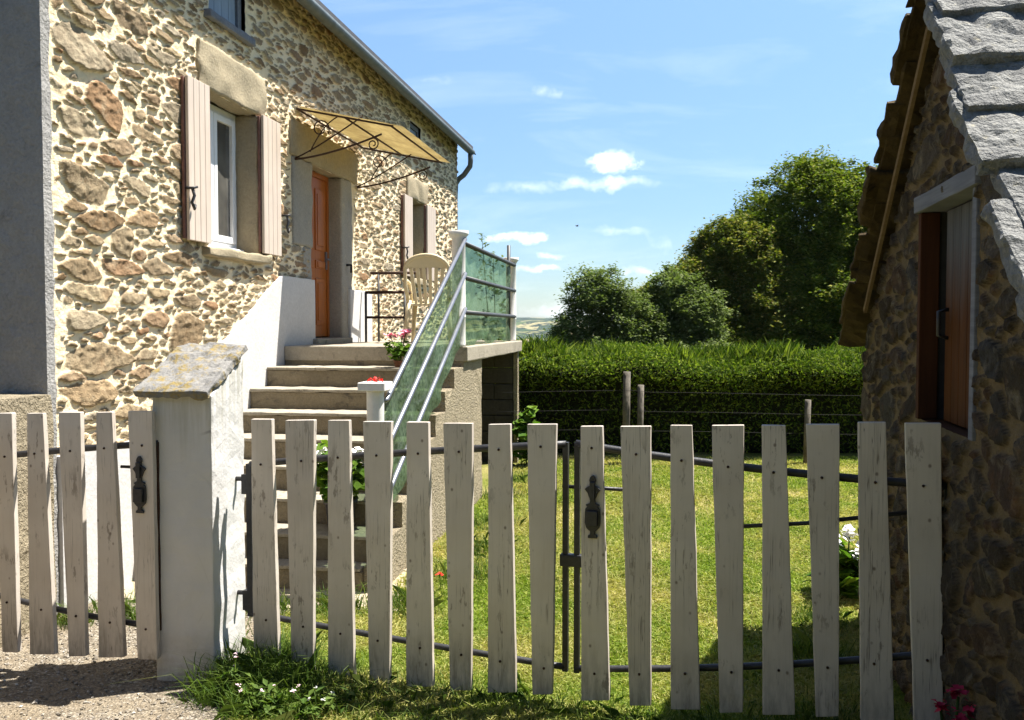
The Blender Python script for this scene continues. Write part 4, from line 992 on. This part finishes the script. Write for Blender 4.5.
# loose pebbles
rs = np.random.RandomState(50); n = 9000; x = -3.4+2.9*rs.rand(n); y = 2.9+2.4*rs.rand(n)**1.2; ok = is_gravel(x+.04*rs.normal(size=n), y); x, y = x[ok], y[ok]; n = len(x)
r = .004+.008*rs.rand(n)**3+.006*(rs.rand(n) > .97); o6 = np.array([(1, 0, 0), (0, 1, 0), (-1, 0, 0), (0, -1, 0), (0, 0, 1), (0, 0, -1)], float); R = rand_rot(n, rs)
v = np.einsum('nij,kj->nki', R, o6*np.array([1, .8, .7]))*(.8+.4*rs.rand(n, 6, 1))*r[:, None, None]*np.array([1, 1, .7]); co = v+np.stack([x, y, .003+bumps(x, y)+r*.3], -1)[:, None, :]
tri = np.array([(0, 1, 4), (1, 2, 4), (2, 3, 4), (3, 0, 4), (1, 0, 5), (2, 1, 5), (3, 2, 5), (0, 3, 5)]); f = (np.arange(n)[:, None, None]*6+tri[None]).reshape(-1, 3)
tag(np_mesh('pebbles', co.reshape(-1, 3), f, M['pebble']), 'loose pale pebbles scattered over the gravel road', 'pebbles', kind='stuff')
def blades(x, y, h, w, lean, rs, zb=0.0):
    n = len(x); az = rs.rand(n)*2*pi; l = rs.normal(size=(n, 2))*lean; dx, dy = np.cos(az)*w, np.sin(az)*w
    b = np.stack([x, y, bumps(x, y)-.006+zb], -1); e = np.stack([dx, dy, 0*x], -1)
    p1 = b+np.stack([l[:, 0]*h*.35, l[:, 1]*h*.35, h*.6], -1); p2 = b+np.stack([l[:, 0]*h, l[:, 1]*h, h*(1-.25*np.hypot(l[:, 0], l[:, 1]).clip(0, 2))], -1)
    co = np.stack([b-e, b+e, p1+e*.8, p2, p1-e*.8], 1); return co.reshape(-1, 3), np.arange(5*n).reshape(n, 5)
# lawn grass: denser near the gate
rs = np.random.RandomState(61); n = 330000; y = 3.3+7.4*rs.rand(n)**1.75; x = y*(-.34+.80*rs.rand(n)); x = x+rs.normal(size=n)*.01
shed_x = .923+.198*y
ok = ~is_gravel(x, y) & ((x < shed_x) | (y > 4.95))
u_ = (x-HOUSE_C.x)*HU.x+(y-HOUSE_C.y)*HU.y; w_ = (x-HOUSE_C.x)*HN.x+(y-HOUSE_C.y)*HN.y
ok &= ~((u_ > .66) & (u_ < 6.0) & (w_ < 1.64)) & (w_ > .1)
path = (y < 5.75) & (y > 5.0-.12*(x+1)) & (x < -.70); ok &= ~(path & (rs.rand(n) > .04))
gate_y = 4.03-.311*(x+1.20)
bare = fbm(x*1.6, y*1.6, 21, 4) > .12; ok &= ~(bare & (rs.rand(n) > .55))
x, y = x[ok], y[ok]; near = np.exp(-((y-gate_y[ok]+.12)/.22)**2)
h = (.018+.030*rs.rand(len(x)))*(1+.45*fbm(x*1.2, y*1.2, 15, 3)) + near*.05*rs.rand(len(x))**1.5
co, f = blades(x, y, h, .0016+.00035*y, .75, rs)
tag(np_mesh('lawn_grass', co, f, M['grass']), 'short sunlit lawn grass with dry yellow patches behind the gate', 'grass', kind='stuff')
# longer grass along the gate, at the pillar foot, by the stairs and house
rs = np.random.RandomState(62); parts = []
def tuft(cx, cy, sx, sy, n, h0, h1, w=.0022, lean=.6):
    x = cx+rs.normal(size=n)*sx; y = cy+rs.normal(size=n)*sy; parts.append((x, y, h0+(h1-h0)*rs.rand(n)**1.6, np.full(n, w), lean))
xx = -1.0+2.7*rs.rand(5200); parts.append((xx, 4.03-.311*(xx+1.2)+rs.normal(size=5200)*.10-.03, .03+.10*rs.rand(5200)**2, np.full(5200, .0022), .7))
xx = -1.15+1.0*rs.rand(2600)**1.5; parts.append((xx, 3.68-.2*(xx+1.2)+rs.normal(size=2600)*.09, .03+.09*rs.rand(2600)**1.5, np.full(2600, .0024), .8))
tuft(-1.13, 3.86, .10, .09, 1500, .08, .24); tuft(-.95, 3.80, .13, .10, 1500, .06, .17); tuft(-.75, 3.72, .16, .09, 1200, .05, .13); tuft(-1.22, 3.76, .07, .05, 420, .05, .12); tuft(-1.03, 4.02, .05, .08, 420, .10, .26)
for cx, cy, n, s_ in ((-2.33, 4.72, 320, .06), (-1.98, 4.78, 260, .06), (-2.15, 4.9, 180, .08), (-1.75, 4.86, 240, .07), (-1.28, 4.92, 260, .09), (-.98, 4.95, 420, .08), (-.62, 5.0, 500, .10), (-.30, 5.6, 500, .10), (-.24, 6.2, 420, .12), (-.20, 7.0, 420, .12), (-.12, 8.2, 360, .12), (-1.5, 4.5, 150, .07), (.0, 9.0, 300, .1), (1.45, 4.2, 300, .07), (1.6, 4.7, 300, .08)):
    tuft(cx, cy, s_, s_, n, .04, .16)
tuft(1.2, 3.5, .16, .1, 700, .04, .13)
x = np.concatenate([p[0] for p in parts]); y = np.concatenate([p[1] for p in parts]); h = np.concatenate([p[2] for p in parts]); w = np.concatenate([p[3] for p in parts])
co, f = blades(x, y, h, w, .6, rs); tag(np_mesh('tall_grass', co, f, M['weed']), 'longer weedy grass along the foot of the gates, pillar and steps', 'grass', kind='stuff')
# broad leaved weeds with small flowers at the foot of the pillar
rng = random.Random(8)
def weed(label, loc, r, h, fl, seed, mat='petal_palepink'):
    t = thing('flowering_weed', label, 'weed', loc); rs = np.random.RandomState(seed)
    P = blob_points([(0, 0, h*.45, r, r*.8, h*.5)], 26, 8, r*.2, rs, (.3, 1.0)); P[:, 2] = np.maximum(P[:, 2], .004); co, f = leaf_quads(P, .042, rs, .55, .7); np_mesh('leaves', co, f, M['weed'], t)
    heads = [(rs.uniform(-r, r), rs.uniform(-r*.8, .02), h*rs.uniform(.8, 1.25)) for _ in range(fl)]
    m = MB(); m.tube([(0, 0, 0), (0, .005, h*.6)], .003, 5)
    for q in heads: m.tube([(q[0]*.3, q[1]*.3, 0), (q[0]*.7, q[1]*.7, q[2]*.6), q], .0018, 5)
    m.build('stem', M['leaf_pot'], t)
    flower_heads(t, heads, .009, M[mat], seed+2, 'flower', 12); return t
weed('pale flowered weed touching the right foot of the white pillar', (-1.16, 3.72, 0), .07, .16, 3, 1)
weed('pale pink flowered weed clump, the nearest to the bare gravel', (-.98, 3.62, 0), .13, .11, 6, 2)
weed('white flowered weed clump under the first pickets of the left leaf', (-.78, 3.58, 0), .13, .09, 5, 3, 'petal_white')

# ================================================================== air
hz = MB().box((-4150, -55, -75), (4150, 5150, 60)).build('haze', None or M['bark']); hz.data.materials.clear()
hm = bpy.data.materials.new('haze_air'); hm.use_nodes = True; ht = hm.node_tree; ht.nodes.clear()
ho = ht.nodes.new('ShaderNodeOutputMaterial'); hv = ht.nodes.new('ShaderNodeVolumePrincipled'); hv.inputs['Color'].default_value = (.80, .88, 1, 1); hv.inputs['Density'].default_value = .00007; hv.inputs['Anisotropy'].default_value = .2
ht.links.new(hv.outputs[0], ho.inputs['Volume']); hz.data.materials.append(hm)
tag(hz, 'pale blue summer haze over the far hills', 'haze', kind='stuff')

# ================================================================== light, sky, camera
EL, AZ = radians(66), radians(19.5)          # sun high, to the right and a little beyond the gate
sd = Vector((cos(EL)*cos(AZ), cos(EL)*sin(AZ), sin(EL)))
sl = bpy.data.lights.new('sun', 'SUN'); sl.energy = 5.0; sl.angle = radians(.5); sl.color = (1, .955, .875)
so = bpy.data.objects.new('sun', sl); link(so); so.rotation_euler = sd.to_track_quat('Z', 'Y').to_euler(); so.location = (6, 4, 12)
W = bpy.data.worlds.new('World'); S.world = W; W.use_nodes = True; nt = W.node_tree
bg = nt.nodes['Background']; bg.inputs[1].default_value = .075
sky = nt.nodes.new('ShaderNodeTexSky'); sky.sky_type = 'NISHITA'; sky.sun_disc = False; sky.sun_elevation = EL; sky.sun_rotation = pi/2-AZ
sky.altitude = 600; sky.air_density = 1.0; sky.dust_density = .6; sky.ozone_density = 1.2
def wn(ty, **kw):
    nd = nt.nodes.new(ty)
    for k_, v_ in kw.items(): setattr(nd, k_, v_)
    return nd
def wl(a, b): nt.links.new(a, b)
def wm(op, a, b=0.0, clamp=False):
    nd = wn('ShaderNodeMath', operation=op, use_clamp=clamp)
    for i_, v_ in enumerate((a, b)):
        if isinstance(v_, bpy.types.NodeSocket): wl(v_, nd.inputs[i_])
        else: nd.inputs[i_].default_value = v_
    return nd.outputs[0]
tc = wn('ShaderNodeTexCoord'); sp = wn('ShaderNodeSeparateXYZ'); wl(tc.outputs['Generated'], sp.inputs[0])
yy = wm('MAXIMUM', sp.outputs[1], .05); gxn = wm('DIVIDE', sp.outputs[0], yy); gzn = wm('DIVIDE', sp.outputs[2], yy)
cb = wn('ShaderNodeCombineXYZ'); wl(gxn, cb.inputs[0]); wl(gzn, cb.inputs[1])
wr = wn('ShaderNodeTexNoise'); wr.inputs['Scale'].default_value = 26; wr.inputs['Detail'].default_value = 5; wr.inputs['Roughness'].default_value = .6; wl(cb.outputs[0], wr.inputs['Vector'])
w1_ = wn('ShaderNodeVectorMath', operation='SUBTRACT'); wl(wr.outputs['Color'], w1_.inputs[0]); w1_.inputs[1].default_value = (.5, .5, .5)
w2_ = wn('ShaderNodeVectorMath', operation='MULTIPLY'); wl(w1_.outputs[0], w2_.inputs[0]); w2_.inputs[1].default_value = (.075, .030, 0)
wc = wn('ShaderNodeVectorMath', operation='ADD'); wl(cb.outputs[0], wc.inputs[0]); wl(w2_.outputs[0], wc.inputs[1])
nz = wn('ShaderNodeTexNoise'); nz.inputs['Scale'].default_value = 34; nz.inputs['Detail'].default_value = 7; nz.inputs['Roughness'].default_value = .62; wl(cb.outputs[0], nz.inputs['Vector'])
mpn = wn('ShaderNodeMapping'); mpn.inputs['Scale'].default_value = (3.2, 16, 1); mpn.inputs['Rotation'].default_value = (0, 0, .12); wl(cb.outputs[0], mpn.inputs[0])
nz2 = wn('ShaderNodeTexNoise'); nz2.inputs['Scale'].default_value = 1.0; nz2.inputs['Detail'].default_value = 7; nz2.inputs['Roughness'].default_value = .6; nz2.inputs['Distortion'].default_value = .5; wl(mpn.outputs[0], nz2.inputs['Vector'])
total = None
for (px, py, rx, ry, dn) in [(617, 163, 30, 13, 1.5), (605, 183, 66, 9, .62), (526, 237, 30, 8, .95), (497, 241, 16, 7, .75), (548, 255, 22, 5, .5), (535, 268, 36, 5, .6), (541, 95, 20, 11, .26), (620, 232, 60, 9, .30), (655, 243, 30, 12, .25), (525, 190, 60, 11, .35), (430, 85, 80, 10, .18), (560, 310, 60, 12, .45), (640, 272, 30, 8, .5)]:
    v1 = wn('ShaderNodeVectorMath', operation='SUBTRACT'); wl(wc.outputs[0], v1.inputs[0]); v1.inputs[1].default_value = ((px-512)/900, (325-py)/900, 0)
    v2 = wn('ShaderNodeVectorMath', operation='MULTIPLY'); wl(v1.outputs[0], v2.inputs[0]); v2.inputs[1].default_value = (900/rx, 900/ry, 0)
    v3 = wn('ShaderNodeVectorMath', operation='LENGTH'); wl(v2.outputs[0], v3.inputs[0])
    e = wm('SUBTRACT', 1.0, v3.outputs['Value'], True); e = wm('MULTIPLY', e, dn)
    total = e if total is None else wm('ADD', total, e)
dens = wm('SUBTRACT', wm('MULTIPLY', total, wm('ADD', wm('MULTIPLY', nz.outputs[0], 3.0), -.45)), .12, True)
cir = wm('MULTIPLY', wm('SUBTRACT', nz2.outputs[0], .50, True), .85)
up = wm('GREATER_THAN', sp.outputs[1], .05)
dens = wm('MULTIPLY', wm('ADD', dens, wm('MULTIPLY', cir, wm('SUBTRACT', 1.0, wm('MULTIPLY', gzn, 1.2), True)), True), up)
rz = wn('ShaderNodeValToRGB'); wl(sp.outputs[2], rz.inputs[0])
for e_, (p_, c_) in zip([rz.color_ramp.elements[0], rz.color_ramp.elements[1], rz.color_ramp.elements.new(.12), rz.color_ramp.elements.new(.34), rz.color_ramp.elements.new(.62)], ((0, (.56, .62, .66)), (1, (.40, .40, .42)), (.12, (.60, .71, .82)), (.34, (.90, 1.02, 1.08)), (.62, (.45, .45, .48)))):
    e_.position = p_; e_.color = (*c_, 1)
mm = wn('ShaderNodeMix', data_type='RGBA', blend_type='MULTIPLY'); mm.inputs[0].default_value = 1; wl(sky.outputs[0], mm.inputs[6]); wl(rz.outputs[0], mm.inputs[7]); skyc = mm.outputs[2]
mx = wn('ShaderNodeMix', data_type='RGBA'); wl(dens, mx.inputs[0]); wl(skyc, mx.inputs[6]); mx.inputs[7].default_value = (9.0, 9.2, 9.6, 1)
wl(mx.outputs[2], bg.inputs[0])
cam = bpy.data.cameras.new('camera'); co_ = bpy.data.objects.new('camera', cam); link(co_)
co_.location = (0, 0, 1.58); co_.rotation_euler = (pi/2-atan(35/900), 0, 0)
cam.sensor_width = 36; cam.lens = 900/1024*36; cam.clip_start = .05; cam.clip_end = 9000
S.camera = co_
S.view_settings.view_transform = 'Standard'; S.view_settings.look = 'None'; S.view_settings.gamma = 1; S.view_settings.exposure = 1.5
S.cycles.use_denoising = True; S.cycles.volume_bounces = 0; S.cycles.max_bounces = 8; S.cycles.transparent_max_bounces = 12; S.cycles.sample_clamp_indirect = 8
